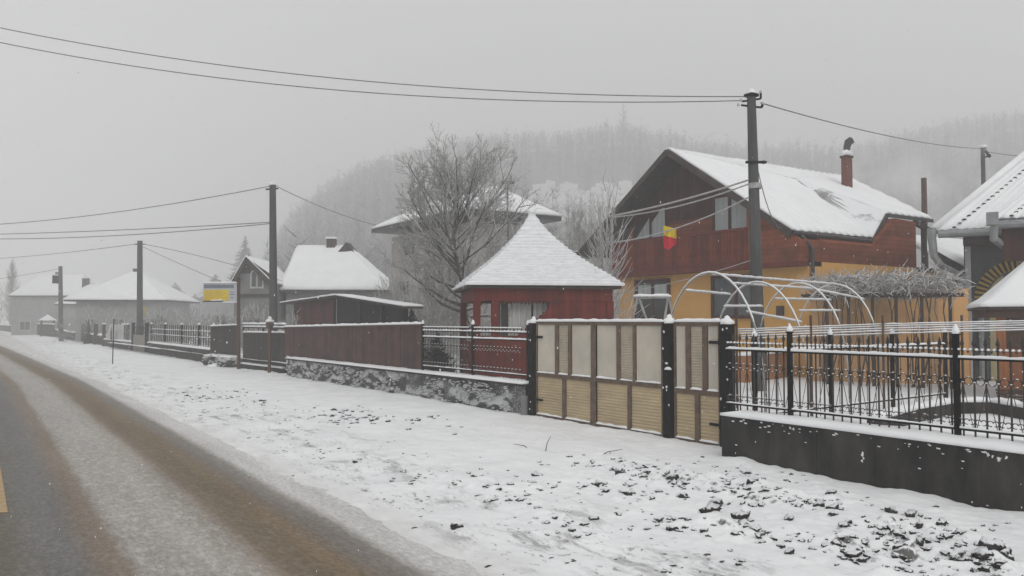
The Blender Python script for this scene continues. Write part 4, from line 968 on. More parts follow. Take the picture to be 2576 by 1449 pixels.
def conifer(base, h, r, seed, label, n=900, name='conifer_tree'):
    random.seed(seed); e=empty(name,base,label,'tree'); b=Vector(base)
    m=MB(); m.tube([b,b+Vector((0,0,h*.97))],[h*.018,.02],6); m.build('trunk', M['bark'], e)
    m=MB(); vs=[]; fs=[]
    for i in range(n):
        t=rnd()**1.2; th=U(0,6.28); L=r*(1-t)**.85*U(.75,1.1); z=h*(.06+.92*t); o=Vector((math.cos(th),math.sin(th),0)); s=Vector((-o.y,o.x,0))
        a=b+Vector((0,0,z)); tip=a+o*L+Vector((0,0,-L*.28)); w=L*.3+.03
        for k in range(4):
            q=.15+.26*k; c=a.lerp(tip,q); kk=len(vs); vs.extend([c+s*w*U(.6,1.1)*(1.2-q*.5)+Vector((0,0,-.1*L)), c-s*w*U(.6,1.1)*(1.2-q*.5)+Vector((0,0,-.1*L)), c+o*L*.36+Vector((0,0,U(-.05,.1)))]); fs.append((kk,kk+1,kk+2))
    m.add(vs,fs).build('crown', M['fir'], e); return e
conifer(gp(614,165.6,0), 19.6, 6.0, 1, 'tall hazy fir behind the small gabled house', 900)
conifer(gp(540,184,0), 12.7, 9.2, 2, 'broad hazy evergreen left of the tall fir', 500)
conifer(gp(590,179.4,0), 11.8, 7.8, 22, 'low hazy evergreen touching the tall fir on its left', 500)
conifer(gp(440,207,0), 11.8, 9.2, 3, 'misty round evergreen right of the pyramid roof', 500)
conifer(gp(410,220.8,0), 9.5, 9.2, 4, 'misty low evergreen just behind the slope of the pyramid roof', 500)
conifer(gp(490,211.6,0), 9.0, 9.2, 5, 'misty low evergreen between the pyramid roof and the broad evergreen', 400)
conifer(gp(223,64,0), 2.0, .42, 6, 'narrow dark thuja at the fence left of the white draped panel', 260, name='thuja')
conifer(gp(1035,26.2,.3), 2.0, .9, 7, 'small snowy spruce peeking over the fence at the right end of the dark shed', 400)
conifer(gp(1100,21.5,.4), 1.2, .7, 8, 'little spruce behind the iron fence left of the gazebo', 200)
random.seed(77); pb=gp(28,165,0); e=empty('poplar',pb,'faint tall poplar at the far left edge','tree'); m=MB(); m.tube([pb,pb+Vector((0,0,8)),pb+Vector((0,0,13.4))],[.4,.25,.06],6); m.build('trunk',M['bark'],e)
m=MB()
for i in range(420):
    t=rnd(); q=pb+Vector((U(-.15,.15),U(-.15,.15),1.0+11.6*t)); th=U(0,6.28); o=Vector((math.cos(th),math.sin(th),0)); w=2.0*math.sin(3.14*min(1,t*.85+.15))**.7*U(.4,1); L=U(.8,2.0)
    m.tube([q,q+o*w*.6+Vector((0,0,L*.5)),q+o*w+Vector((0,0,L*1.1))],[.05,.035,.015],3,cap=False)
m.build('crown',M['twig'],e)
# ---------------------------------------------------------------- main house: red gable over an ochre ground floor
HX = 17.6
def H(px, py, X=HX): return at(px, py, X=X)
house = empty('house', (HX, 17, .3), 'large house with red-brown wooden gable and balcony over an ochre ground floor', 'house')
zE = H(1995, 580).z; yR = H(1682, 375).y; zR = H(1682, 375).z; yN = H(1995, 580).y; yF = 2*yR - yN
yWn, yWf = H(2012, 700).y, H(1534, 700).y          # near and far corners of the walls
def slope_z(y): return zR - (zR-zE)*abs(y-yR)/(yR-yN)
zW = 3.42                                            # bottom of the wooden storey
Xe = at(2196, 600, Y=yN).x; XL = at(2347, 553, Y=yN).x; XR = at(2118, 441, Y=yR).x; XW = at(2305, 640, Y=yWn).x
m = MB(); m.box(HX+.35, XW+1.5, yWn, yWf, -.1, zW-.002); m.build('ground_floor_wall', M['yellow'], house)
# upper storey side wall and gable body
m = MB(); gx = HX+.9
P = [(gx,yWn,zW),(gx,yWf,zW),(gx,yWf,slope_z(yWf)-.12),(gx,yR,zR-.15),(gx,yWn,slope_z(yWn)-.12)]
m.prism(P, (Xe-gx-.3,0,0)); up = m.build('upper_wall', M['redclad'], house)
K = at(2230, 537, Y=yN); Lp = at(2345, 552, Y=yN); E2 = at(2196, 600, Y=yN)
m = MB(); m.prism([(Xe-.3,yWn,zW),(XW,yWn,zW),(XW,yWn,Lp.z-.18),(K.x+.1,yWn,K.z-.15),(Xe-.3,yWn,slope_z(yWn)-.1)], (0,4.0,0)); m.build('upper_wall', M['redclad'], house)
# dark upper part of the gable (two boarded areas behind each other)
m = MB(); zt = 4.95
def yat(z): return (zR-z)/(zR-zE)*(yR-yN)
z0 = 5.05; m.prism([(gx-.03,yR-yat(z0)+.1,z0),(gx-.03,yR+yat(z0)-.1,z0),(gx-.03,yR,zR-.1)], (.027,0,0)); m.build('gable_boards', M['darkclad'], house)
# projecting gable hood on the left half
# balcony
yb0, yb1 = yWn, yWf
zb0, zb1 = zW-.02, 4.42
m = MB(); m.box(HX-.02, gx, yWn, yWf, zW-.12, zW); bal = m.build('balcony', M['balwood'], house)
m = MB(); m.box(HX-.02,HX+.05,yWn+1.7,yWf,zb1-.04,zb1+.03); m.box(HX-.015,HX+.045,yWn+1.7,yWf,zb0+.05,zb0+.13); m.build('handrail', M['balwood'], bal)
random.seed(8); n=74; m0=MB()
for i in range(n):
    y = yWn+1.72+(yWf-yWn-1.75)*i/(n-1); w=.047+.01*math.sin(i*2.1)
    m0.prism([(HX,y-w,zb0),(HX,y+w,zb0),(HX,y+w,zb0+.25),(HX,y+w*.5,zb0+.4),(HX,y+w,zb0+.55),(HX,y+w,zb1),(HX,y-w,zb1),(HX,y-w,zb0+.55),(HX,y-w*.5,zb0+.4),(HX,y-w,zb0+.25)], (.02,0,0))
o = m0.build('balusters', planks('baluster_slats', (.21,.042,.02), (.085,.018,.011), 'y', .115, dark=.4, vary=.5), bal)
m = MB(); m.prism([(HX,yWn,zW),(HX,yWn+1.7,zW),(HX,yWn+1.7,slope_z(yWn+1.7)-.1),(HX,yWn,slope_z(yWn)-.1)],(.08,0,0)); m.box(HX+.081,gx,yWn,yWn+.1,zW,slope_z(yWn)-.1); m.build('side_boarding', M['redclad'], bal)
# roof slabs with snow
sl = MB(); rt=.10
def slab(p, q, r, s, th):  # plain slab below the snow
    m = MB(); P=[Vector(a) for a in (p,q,r,s)]; n=(P[1]-P[0]).cross(P[3]-P[0]); n = n if n.z>0 else -n; n.normalize(); m.prism([a-n*th for a in P], n*th*.98); return m
V1 = at(2000, 455, Y=yR)  # re-solve on the near slope
def on_slope(px, py):
    r = ray(px, py); # z = zR-(zR-zE)*(yR-y)/(yR-yN)
    g = (zR-zE)/(yR-yN); # z = zR - g*(yR-y)
    k = (zR - g*yR - CAMH)/(r.z - g*r.y); return Vector((r.x*k, r.y*k, CAMH+r.z*k))
V1 = on_slope(2000, 453)
x0 = HX-.05
m = slab((x0,yN,zE),(Xe,yN,zE),(Xe,yR,zR),(x0,yR,zR),.1); ro = m.build('roof', M['gut_dark'], house)
nf = lambda u,v,p: .02*math.sin(p.x*19)
s = MB(); s.patch((x0,yN,zE),(E2.x,yN,zE),(V1.x,V1.y,V1.z),(x0,yR,zR),170,30,.07,.03,1.3,nf); s.build('roof_snow', M['roofsnow'], ro, smooth=True)
s = MB(); s.patch((V1.x-.01,V1.y,V1.z),(V1.x+.9,V1.y,V1.z),(XR,yR,zR),(x0,yR,zR),120,6,.07,.03,1.3,nf); s.build('roof_snow', M['roofsnow'], ro, smooth=True)
m = slab((x0,yF,zE),(XR,yF,zE),(XR,yR,zR),(x0,yR,zR),.1); ro2 = m.build('roof', M['gut_dark'], house)
s = MB(); s.patch((x0,yF,zE),(XR,yF,zE),(XR,yR,zR),(x0,yR,zR),60,30,.07,.03,1.3); s.build('roof_snow', M['roofsnow'], ro2, smooth=True)
# lower kicked eave at the far left
kz = H(1462, 630); 
m = slab((x0,yF+1.9,kz.z),(HX+2,yF+1.9,kz.z),(HX+2,yF-.2,slope_z(yF)+.08),(x0,yF-.2,slope_z(yF)+.08),.09); kr=m.build('kick_roof', M['gut_dark'], house)
s = MB(); s.patch((x0,yF+1.9,kz.z),(HX+2,yF+1.9,kz.z),(HX+2,yF-.2,slope_z(yF)+.08),(x0,yF-.2,slope_z(yF)+.08),8,8,.06,.02,2); s.build('roof_snow', M['roofsnow'], kr, smooth=True)
# barge boards
m = MB(); m.bar((x0-.03,yN,zE-.09),(x0-.03,yR,zR-.09),.04,.18); m.bar((x0-.03,yF,zE-.09),(x0-.03,yR,zR-.09),.04,.18); m.build('barge_board', M['darkwood'], house)
# gable overhang underside and dormer
dm = MB(); P=[V1,E2,K]; dm.add([V1,E2,K,V1-Vector((0,0,.06)),E2-Vector((0,0,.06)),K-Vector((0,0,.06))],[(0,1,2),(5,4,3),(0,3,4,1),(1,4,5,2),(2,5,3,0)])
do = dm.build('dormer_roof', M['signwhite'], house)
patchy = mat('patchy_thin_snow', (.82,.83,.845), (.42,.42,.42), scale=.9, bump=.3, bscale=9, stretch=(3.4,1.1,1.1), contrast=.26)
_r=[n for n in patchy.node_tree.nodes if n.type=='VALTORGB'][0]; _r.color_ramp.elements[0].position=.38; _r.color_ramp.elements[1].position=.46
dz = Vector((0,0,.05))
s = MB(); s.patch(E2+dz*.2,K+dz*.2,V1.lerp(K,.02)+dz,V1+dz,24,40,.06,.012,2); s.build('thin_snow', patchy, do, smooth=True)
Rg = Vector((XR,yR,zR)); nn_=(K-E2).cross(V1-E2).normalized(); nn_ = nn_ if nn_.z>0 else -nn_
s = MB(); random.seed(31)
for t_,s0,s1,w_ in ((.02,.0,.66,.10),(.10,.22,.55,.06),(.2,.24,.62,.055),(.3,.3,.7,.045),(.38,.25,.5,.07),(.48,.34,.66,.05),(.6,.3,.52,.05),(.72,.36,.6,.04)):
    q=E2.lerp(K,t_); a0=V1.lerp(q,s0)+nn_*.072; b0=V1.lerp(q,s1)+nn_*.072; dd=(b0-a0).normalized(); sd=dd.cross(nn_); n_=7; L_=[];R_=[]
    for i in range(n_+1):
        k=i/n_; ww=w_*math.sin(3.14*min(1,.12+k*.86))*(.7+.5*rnd()); pp=a0.lerp(b0,k); L_.append(pp+sd*ww*.5); R_.append(pp-sd*ww*.5)
    poly=L_+R_[::-1]; s.prism(poly, nn_*.012)
s.build('bare_roof_streaks', mat('bare_grey_roof',(.42,.42,.42),(.3,.3,.3),scale=5), do)
s = MB(); s.patch(K,Lp,Rg,V1,90,40,.08,.03,1.3,nf); s.build('roof_snow', M['roofsnow'], do, smooth=True)
m = MB(); m.bar(E2-Vector((0,.02,.05)),K-Vector((0,.02,.05)),.05,.14); m.bar(K-Vector((0,.02,.05)),Lp-Vector((0,.02,.05)),.05,.1); m.build('fascia', M['gut_dark'], do)
m = MB(); m.tube([(x0,yN-.05,zE-.06),(E2.x,yN-.05,zE-.1)], .065, 8); g_=m.build('gutter', M['gut_dark'], house)
m = MB(); yy=yWn-.08; xx=HX+.42; m.tube([(x0+.3,yN-.05,zE-.1),(xx,yy,zE-.45),(xx,yy,0)], .05, 8); m.build('downpipe', M['gut_dark'], house)
# balcony post and open end on the right
m = MB(); px_=at(2330,640,Y=yWn).x; m.box(px_-.06,px_+.06,yWn,yWn+.12,zW,Lp.z-.1); m.box(XW,at(2350,660,Y=yWn).x,yWn,yWn+3,zW-.12,zW+.02); m.bar((XW,yWn+.05,zW+1.35),(at(2352,625,Y=yWn).x,yWn+.05,zW+1.1),.1,.14); m.build('porch_frame', M['darkwood'], house)
# chimney
cb = on_slope(2131, 478); cb=at(2131,478,Y=cb.y-.5)
ct = at(2131, 398, Y=cb.y); w=.15
m = MB(); m.box(cb.x-w,cb.x+w,cb.y-w*.7,cb.y+w*.7,cb.z-.8,ct.z); ch=m.build('chimney', M['brick'], house)
m = MB(); m.box(cb.x-w-.03,cb.x+w+.03,cb.y-w*.7-.03,cb.y+w*.7+.03,ct.z,ct.z+.07); m.build('cap', M['darkwood'], ch)
s = MB(); s.blob((cb.x,cb.y,ct.z+.16),w+.02,w*.9,.13,2,.3,2); s.build('snow_cap', M['snow'], ch, smooth=True)
m = MB(); c=Vector((cb.x,cb.y,ct.z+.2)); m.tube([c,c+Vector((.02,-.01,.18)),c+Vector((.07,-.03,.34)),c+Vector((.16,-.07,.40))],[.10,.11,.13,.13],10); m.build('cowl', M['gut_dark'], ch)
# windows
def window(x, pxa, pya, pxb, pyb, split=.5, mt='curtain', name='window', sides=1, nrm='X', cut=None, parent=house):
    a = at(pxa, pya, X=x); b = at(pxb, pyb, X=x); y1,y0 = a.y,b.y; z1,z0=a.z,b.z
    m = MB(); t=.09
    m.box(x-.06,x-.002,y0-t,y0,z0-t,z1+t); m.box(x-.06,x-.002,y1,y1+t,z0-t,z1+t); m.box(x-.06,x-.002,y0,y1,z1,z1+t); m.box(x-.075,x-.002,y0,y1,z0-t,z0)
    ym=y1-(y1-y0)*split; m.box(x-.055,x-.002,ym-.045,ym+.045,z0,z1)
    w = m.build(name, M['winframe'], parent)
    m = MB(); m.box(x-.022,x-.008,y0,y1,z0,z1); m.build('pane', M['glass'], w)
    return w, (x,y0,y1,z0,z1,ym)
w, (x,y0,y1,z0,z1,ym) = window(gx-.005, 1600, 535, 1676, 594, .52)
m = MB(); m.prism([(x-.03,ym-.05,z0),(x-.03,y0,z0),(x-.03,y0,z1),(x-.03,y0+.25*(ym-y0),z1),(x-.03,ym-.05,z0+.55*(z1-z0))],(.006,0,0)); m.prism([(x-.03,y1,z0),(x-.03,ym+.05,z0),(x-.03,ym+.05,z0+.75*(z1-z0))],(.006,0,0)); m.build('curtain', M['curtain'], w)
w, (x,y0,y1,z0,z1,ym) = window(gx-.005, 1800, 500, 1888, 572, .44)
m = MB(); m.box(x-.03,x-.024,y0,ym-.05,z0,z1-.05); m.box(x-.03,x-.024,ym+.05,y1,z0,z1); m.build('curtain', M['curtain'], w)
fx = HX+.35-.005
w, (x,y0,y1,z0,z1,ym) = window(fx, 1604, 712, 1682, 800, .52)
m = MB(); zc=z1-.35*(z1-z0)*1.3; m.box(x-.03,x-.024,y0+.05,ym-.08,zc,z1-.08); m.box(x-.03,x-.024,ym+.08,y1-.05,zc,z1-.08); m.build('curtain', M['curtain'], w)
w, (x,y0,y1,z0,z1,ym) = window(fx, 1797, 702, 1892, 793, .6)
m = MB(); m.box(x-.03,x-.024,ym+.06,y1-.1,z0,z1); m.build('curtain', mat('dark_grey_blind', (.10,.115,.125), (.07,.08,.09), bump=0, stretch=(6,6,.2)), w)
c = at(1965, 782, X=fx); m=MB(); m.box(fx-.08,fx+.004,c.y-.1,c.y+.1,c.z-.13,c.z+.13); m.build('meter_box', M['darkwood'], house)
# low ochre terrace wall beside the drive, snow topped
a=at(1846,962,Z=.42); b=at(2240,905,Z=.42)
wall('terrace_wall', (a.x,a.y), (b.x,b.y), .3, 1.05, M['orange'], 'low orange-brown terrace wall seen through the iron fence, by the ochre house', z0=.2, snowh=.07)

# ---------------------------------------------------------------- gazebo
ang = -YAW + math.radians(9); hw = 1.58
gc = at(1338, 805, d=20.6); gc.z = .42
G = frame(gc, ang)
gz = empty('gazebo', gc, 'red wooden gazebo with a flared pyramid roof covered in snow', 'gazebo')
ez = at(1352, 717, d=18.7).z - gc.z; az = at(1335, 528, d=20.6).z - gc.z; ov = 1.87
prof_ = [(1,0),(.83,.135),(.70,.225),(.56,.335),(.44,.435),(.32,.55),(.21,.665),(.11,.80),(.05,.90),(.0,1)]
def rprof(t):
    for (a,za),(b,zb) in zip(prof_,prof_[1:]):
        if b <= t <= a: return za+(zb-za)*(t-a)/(b-a)
    return 1
s = MB(G); nr=22; ns=28; vs=[]; fs=[]; per=[]
for k in range(4):
    for i in range(ns):
        u=-1+2*i/ns; per.append({0:(u,-1),1:(1,u),2:(-u,1),3:(-1,-u)}[k])
rings=[]
for j in range(nr):
    t0=1-j/nr; t1=1-(j+1)/nr
    for t,lift in ((t0,.055),(t1+.001,.02)):
        ring=[]
        for (x,y) in per:
            wob=.022*noise.noise(Vector((x*14,y*14,j*3.1)))
            ring.append((x*ov*t, y*ov*t, ez+rprof(max(0,t))*(az-ez)+lift+ (wob if lift>.03 else wob*.5)))
        rings.append(ring)
n=len(per); vs=[p for r in rings for p in r]
for j in range(len(rings)-1):
    for i in range(n): fs.append((j*n+i,j*n+(i+1)%n,(j+1)*n+(i+1)%n,(j+1)*n+i))
base=len(vs); vs+=[(x*ov,y*ov,ez) for x,y in per]; fs+=[(base+i,base+(i+1)%n,(i+1)%n,i) for i in range(n)]
c0=len(vs); vs.append((0,0,ez-.0)); fs+=[(c0,base+(i+1)%n,base+i) for i in range(n)]
s.add(vs,fs)
m = MB(G); m.box(-ov+.06,ov-.06,-ov+.06,ov-.06,ez-.07,ez-.004); rf=m.build('roof', M['darkwood'], gz)
s.build('shingle_snow', mat('shingled_roof_snow', (.84,.85,.865), (.70,.71,.73), scale=5, bump=.4, bscale=20, stretch=(1,1,2.5)), rf)
s = MB(); pk=G(Vector((0,0,az))); s.tube([pk-Vector((0,0,.1)),pk+Vector((0,0,.02)),pk+Vector((0,0,.05))],[.1,.07,.03],8); s.build('finial', M['snow'], rf, smooth=True)
m = MB(G); b_=hw; t_=.06
for sx in (-1,1): m.box(sx*b_-t_,sx*b_+t_,-b_+t_,b_-t_,ez-.36,ez-.07); m.box(-b_-t_,b_+t_,sx*b_-t_,sx*b_+t_,ez-.36,ez-.071)
m.build('eave_beam', M['redwood'], gz)
for (x,y) in ((-b_,-b_),(b_,-b_),(-b_,b_),(b_,b_),(-b_+.42,-b_)):
    m=MB(G); m.box(x-.08,x+.08,y-.08,y+.08,0,ez-.36); m.build('post', M['redwood'], gz)
fx0=-b_+.42
# front wall: parapet, solid right part and the stepped diagonal boarding
m = MB(G); zt=ez-.36; Lx=-.55; 
m.box(-b_,b_,-b_-.03,-b_+.03,0,1.12)
P=[]; x=-.62; z=1.12; xe=.10
P=[(x,z)]
steps=9
for i in range(steps):
    P.append((x+(xe-x)*(i+.55)/steps, z+(zt-.18-z)*(i+.9)/steps)); P.append((x+(xe-x)*(i+1)/steps, z+(zt-.18-z)*(i+.75)/steps))
P += [(xe+.02,zt),(b_,zt),(b_,z)]
m.prism([(a,-b_-.028,b) for a,b in P],(0,.056,0)); m.build('board_wall', M['redwood'], gz)
m = MB(G); 
for i in range(26):
    x=-b_+.5+i*.085
    if x>.3: break
    m.prism([(x,-b_-.035,zt+.01),(x+.08,-b_-.035,zt+.01),(x+.08,-b_-.035,zt-.03),(x+.04,-b_-.035,zt-.085-.02*math.sin(i)),(x,-b_-.035,zt-.03)],(0,.02,0))
m.build('scalloped_valance', M['winframe'], gz)
m = MB(G); m.box(-b_-.03,-b_+.03,-b_+.1,b_-.1,0,.95); m.box(b_-.03,b_+.03,-b_+.1,b_-.1,0,zt); m.build('side_wall', M['redwood'], gz)
m = MB(G); m.box(-.3,-.26,-b_-.02,-b_+.03,1.12,zt); m.build('window_bar', M['iron'], gz)
# curtains inside
cu = MB(G); vs=[]; fs=[]
def drape(m, x0, x1, y, z0, z1):
    vs=[];fs=[];n=40
    for i in range(n+1):
        x=x0+(x1-x0)*i/n; yy=y+.03*math.sin(i*1.3); vs += [(x,yy,z0),(x,yy,z1)]
    for i in range(n): fs.append((2*i,2*i+1,2*i+3,2*i+2))
    m.add(vs,fs)
drape(cu,-.78,.3,-b_+.22,.6,zt); cu.build('curtain', mat('off_white_curtain', (.55,.54,.52), (.46,.45,.43), scale=2, bump=.1), gz)
cu = MB(G); drape(cu,fx0+.09,fx0+.15,-b_+.12,.95,zt); cu.build('curtain', M['whitewall'], gz)
cu = MB(G); drape(cu,-1.0,-.82,-b_+.12,.9,zt); cu.build('curtain', M['greyhouse'], gz)
m = MB(G); m.box(-b_-.1,b_+.1,-b_-.1,b_+.1,-.35,0); m.build('floor', M['rust'], gz)

# ---------------------------------------------------------------- dark shed behind the brown fence
sx0 = 11.3
def SP(px,py): return at(px,py,X=sx0)
sh = empty('shed', SP(880,805).xy.to_3d(), 'low dark shed with a shallow snow-edged roof behind the long brown fence', 'shed')
a=SP(738,770); b=SP(862,745); c=SP(1038,772); 
m=MB(); m.prism([(sx0,SP(742,780).y,-.1),(sx0,SP(840,780).y,-.1),(sx0,SP(840,780).y,SP(840,748).z),(sx0,SP(742,780).y,SP(742,764).z)],(.08,0,0)); m.build('slatted_wall', M['shedred'], sh)
m=MB(); m.prism([(sx0+.12,SP(840,780).y,-.1),(sx0+.12,SP(1000,780).y,-.1),(sx0+.12,SP(1005,780).y,SP(1008,770).z),(sx0+.12,SP(862,780).y,b.z-.05),(sx0+.12,SP(840,780).y,SP(840,748).z)],(.2,0,0)); m.build('bay_sheet', M['shedin'], sh)  # plain black sheet filling the opening in the right part of the shed
for px in (742,840,905,960): q=SP(px,780); m=MB(); m.box(sx0-.03,sx0+.07,q.y-.05,q.y+.05,-.1,SP(px,752 if px<900 else 757).z-.03); m.build('post', M['darkwood'], sh)
rp=[SP(722,762),SP(862,743),SP(1040,771)]
m=MB()
for p,q in zip(rp,rp[1:]): m.prism([p+Vector((-.3,0,0)),q+Vector((-.3,0,0)),q+Vector((.35,0,.0)),p+Vector((.35,0,.0))],(0,0,-.07))
rf=m.build('roof', M['darkwood'], sh); s=MB()
for p,q in zip(rp,rp[1:]): s.patch(p+Vector((-.33,0,.004)),q+Vector((-.33,0,.004)),q+Vector((.35,0,.004)),p+Vector((.35,0,.004)),24,10,.06,.02,2)
s.build('roof_snow', M['roofsnow'], rf, smooth=True)
m=MB(); p=SP(735,790); 
for k in range(7): m.tube([(sx0-.3-.05*k,p.y+U(-.3,.5),.3+k*.22),(sx0-.3,p.y-1.2,.35+k*.2)],.05,6)
lg=m.build('stacked_logs', M['darkwood'], label='loose snowy logs stacked at the left end of the dark shed', cat='logs')
s=MB(); 
for k in range(7): s.snow((sx0-.35-.05*k,p.y,.34+k*.22),(sx0-.32,p.y-.9,.38+k*.2),.09,.05,.1)
s.build('snow', M['snow'], lg, smooth=True)

# ---------------------------------------------------------------- other houses
def hip_house(name, px_c, d, w, dep, zeave, zridge, ridge_w, ang, label, wallm, z0=-.1, over=.5, wins=(), chim=None, ridge_off=0, snowm='roofsnow'):
    """hip roofed box: local x across the view; w, dep wall size"""
    c = at(px_c, 805, d=d); c.z = 0; T = frame(c, -YAW+ang); e = empty(name, c, label, 'house')
    m = MB(T); m.box(-w/2,w/2,0,dep,z0,zeave-.05); m.build('wall', M[wallm], e)
    a=(-w/2-over,-over,zeave); b=(w/2+over,-over,zeave); c2=(w/2+over,dep+over,zeave); d2=(-w/2-over,dep+over,zeave)
    r0=(ridge_off-ridge_w/2,dep/2,zridge); r1=(ridge_off+ridge_w/2+.01,dep/2,zridge)
    m = MB(T); m.add([a,b,c2,d2,r0,r1,(a[0],a[1],zeave-.12),(b[0],b[1],zeave-.12),(c2[0],c2[1],zeave-.12),(d2[0],d2[1],zeave-.12)],[(0,1,5,4),(1,2,5),(2,3,4,5),(3,0,4),(0,6,7,1),(1,7,8,2),(2,8,9,3),(3,9,6,0),(6,9,8,7)])
    rf = m.build('roof', M['gut_dark'], e)
    s = MB(T); f=lambda *q: q
    s.patch(a,b,r1,r0,30,16,.12,.03,1.2); s.patch(b,c2,r1,(r1[0],r1[1]+.01,r1[2]),16,16,.12,.03,1.2); s.patch(d2,a,r0,(r0[0],r0[1]+.01,r0[2]),16,16,.12,.03,1.2)
    s.build('roof_snow', M[snowm], rf, smooth=True)
    for (x,z,ww,hh) in wins:
        m = MB(T); m.box(x-ww/2-.08,x+ww/2+.08,-.05,-.003,z-hh/2-.08,z+hh/2+.08); o=m.build('window', M['whitewall'], e)
        m = MB(T); m.box(x-ww/2,x-.03,-.06,-.051,z-hh/2,z+hh/2); m.box(x+.03,x+ww/2,-.06,-.051,z-hh/2,z+hh/2); m.build('pane', M['glass'], o)
    if chim:
        x,y,z1,ww = chim; m=MB(T); m.box(x-ww/2,x+ww/2,y-ww/2,y+ww/2,zeave,z1); o=m.build('chimney', M['darkwood'], e)
        s=MB(T); s.box(x-ww/2-.05,x+ww/2+.05,y-ww/2-.05,y+ww/2+.05,z1,z1+.1); s.build('snow_cap', M['snow'], o)
    return e, T
# pale two-storey house: front parallel to the street
ax = 17.2
q0 = at(985,700,X=ax); q1 = at(1165,540,X=ax-.7)
e = empty('house', (ax,(q0.y+q1.y)/2,0), 'pale two-storey house with a hip roof behind the large bare tree', 'house')
m = MB(); m.box(ax,ax+3.6,q1.y+.6,q0.y,-.1,6.0); m.build('wall', M['palewall'], e)
ez2 = at(935,576,X=ax-.7).z; ye0=at(935,576,X=ax-.7).y; ye1=q1.y
P=[(ax-.7,ye0,ez2),(ax-.7,ye1,ez2),(ax+4.3,ye1,ez2),(ax+4.3,ye0,ez2)]; yc0=ye0-2.0; yc1=ye1+1.4; xr=ax+1.8; zr=at(1150,497,X=xr).z
m = MB(); m.add([*P,(xr,yc0,zr),(xr,yc1,zr),*[(p[0],p[1],p[2]-.2) for p in P]],[(0,1,5,4),(1,2,5),(2,3,4,5),(3,0,4),(0,6,7,1),(1,7,8,2),(2,8,9,3),(3,9,6,0),(6,9,8,7)]); rf=m.build('roof', M['gut_dark'], e)
s = MB(); s.patch(P[0],P[1],(xr,yc1,zr),(xr,yc0,zr),24,14,.12,.05,1); s.patch(P[1],P[2],(xr,yc1+.01,zr),(xr,yc1,zr),14,14,.12,.05,1); s.patch(P[3],P[0],(xr,yc0,zr),(xr,yc0+.01,zr),14,14,.12,.05,1); s.build('roof_snow', M['roofsnow'], rf, smooth=True)
for (pa,ya,pb,yb) in ((1010,712,1027,736),(1070,715,1092,742),(1075,600,1094,630),(1020,605,1040,635)):
    a=at(pa,ya,X=ax); b=at(pb,yb,X=ax); m=MB(); m.box(ax-.04,ax-.003,b.y-.06,a.y+.06,b.z-.06,a.z+.06); o=m.build('window', M['darkwood'], e); m=MB(); m.box(ax-.05,ax-.041,b.y,a.y,b.z,a.z); m.build('pane', M['glass'], o)
m=MB(); cpt=at(1277,459,d=34); m.bar(cpt-RT*.28,cpt+RT*.28,.12,.1); m.build('vane', M['darkwood'], e); m=MB(); m.bar(cpt,(cpt.x,cpt.y,cpt.z-2.4),.05); m.build('mast', M['gut_dark'], e)

# gabled house with big snowy roof (behind the shed)
hh, T = hip_house('house', 842, 45, 5.4, 6, at(842,729,d=44.5).z, at(825,618,d=48).z, 2.85, 0, 'grey gabled village house with a large snowy roof behind the dark shed', 'greyhouse', over=.35, chim=(-.85,2.9,at(805,600,d=47.6).z,.5), ridge_off=-1.4)
hz = at(842,729,d=44.5).z
m = MB(T); rp1=( -1.4+1.42,3.0,at(825,618,d=48).z); 
q=Vector(rp1); m.prism([(q.x-.35,q.y-.75,q.z-.42),(q.x+.55,q.y-.6,q.z-.42),(q.x+.1,q.y-.7,q.z+.14)],(.1,.9,0)); m.build('gablet', M['darkwood'], hh)
# front wing with pointed gable and twin arched windows
wz = at(640,645,d=42.5).z; we=at(605,712,d=42.5).z; wx0=(602-842)/F*45+.25; wx1=(702-842)/F*45; wc=(640-842)/F*44
m = MB(T); y_=-1.6
m.prism([(wx0,y_,-.1),(wx1+.1,y_,-.1),(wx1+.1,y_,we+.25),(wc,y_,wz-.15),(wx0,y_,we+.2)],(0,4,0)); m.build('front_wing_wall', M['greyhouse'], hh)
m = MB(T); m.prism([(wx0-.12,y_-.3,we-.05),(wc,y_-.3,wz),(wx1+.25,y_-.3,we+.05),(wx1+.2,y_-.3,we+.4),(wc,y_-.3,wz+.02),(wx0-.1,y_-.3,we+.3)],(0,.04,0))
m.prism([(wx0-.12,y_-.32,we-.1),(wc,y_-.32,wz+.02),(wc,y_-.32,wz-.28),(wx0+.1,y_-.32,we-.15)],(0,.05,0)); m.prism([(wx1+.2,y_-.32,we-.05),(wc,y_-.32,wz+.02),(wc,y_-.32,wz-.28),(wx1-.05,y_-.32,we-.1)],(0,.05,0))
m.prism([(wx0+.3,y_-.02,we+.55),(wx1-.3,y_-.02,we+.55),(wc,y_-.02,wz-.2)],(0,.015,0)); m.build('gable_hood', M['darkwood'], hh)
s = MB(T); s.patch((wx0-.15,y_-.35,we-.05),(wx0-.15,3,we-.05),(wc,3,wz+.05),(wc,y_-.35,wz+.05),10,10,.07,.02,2); s.patch((wx1+.25,y_-.35,we+.0),(wx1+.25,3,we),(wc+.01,3,wz+.05),(wc+.01,y_-.35,wz+.05),10,10,.07,.02,2); s.build('wing_roof_snow', M['roofsnow'], hh, smooth=True)
zw = at(660,700,d=42.5).z
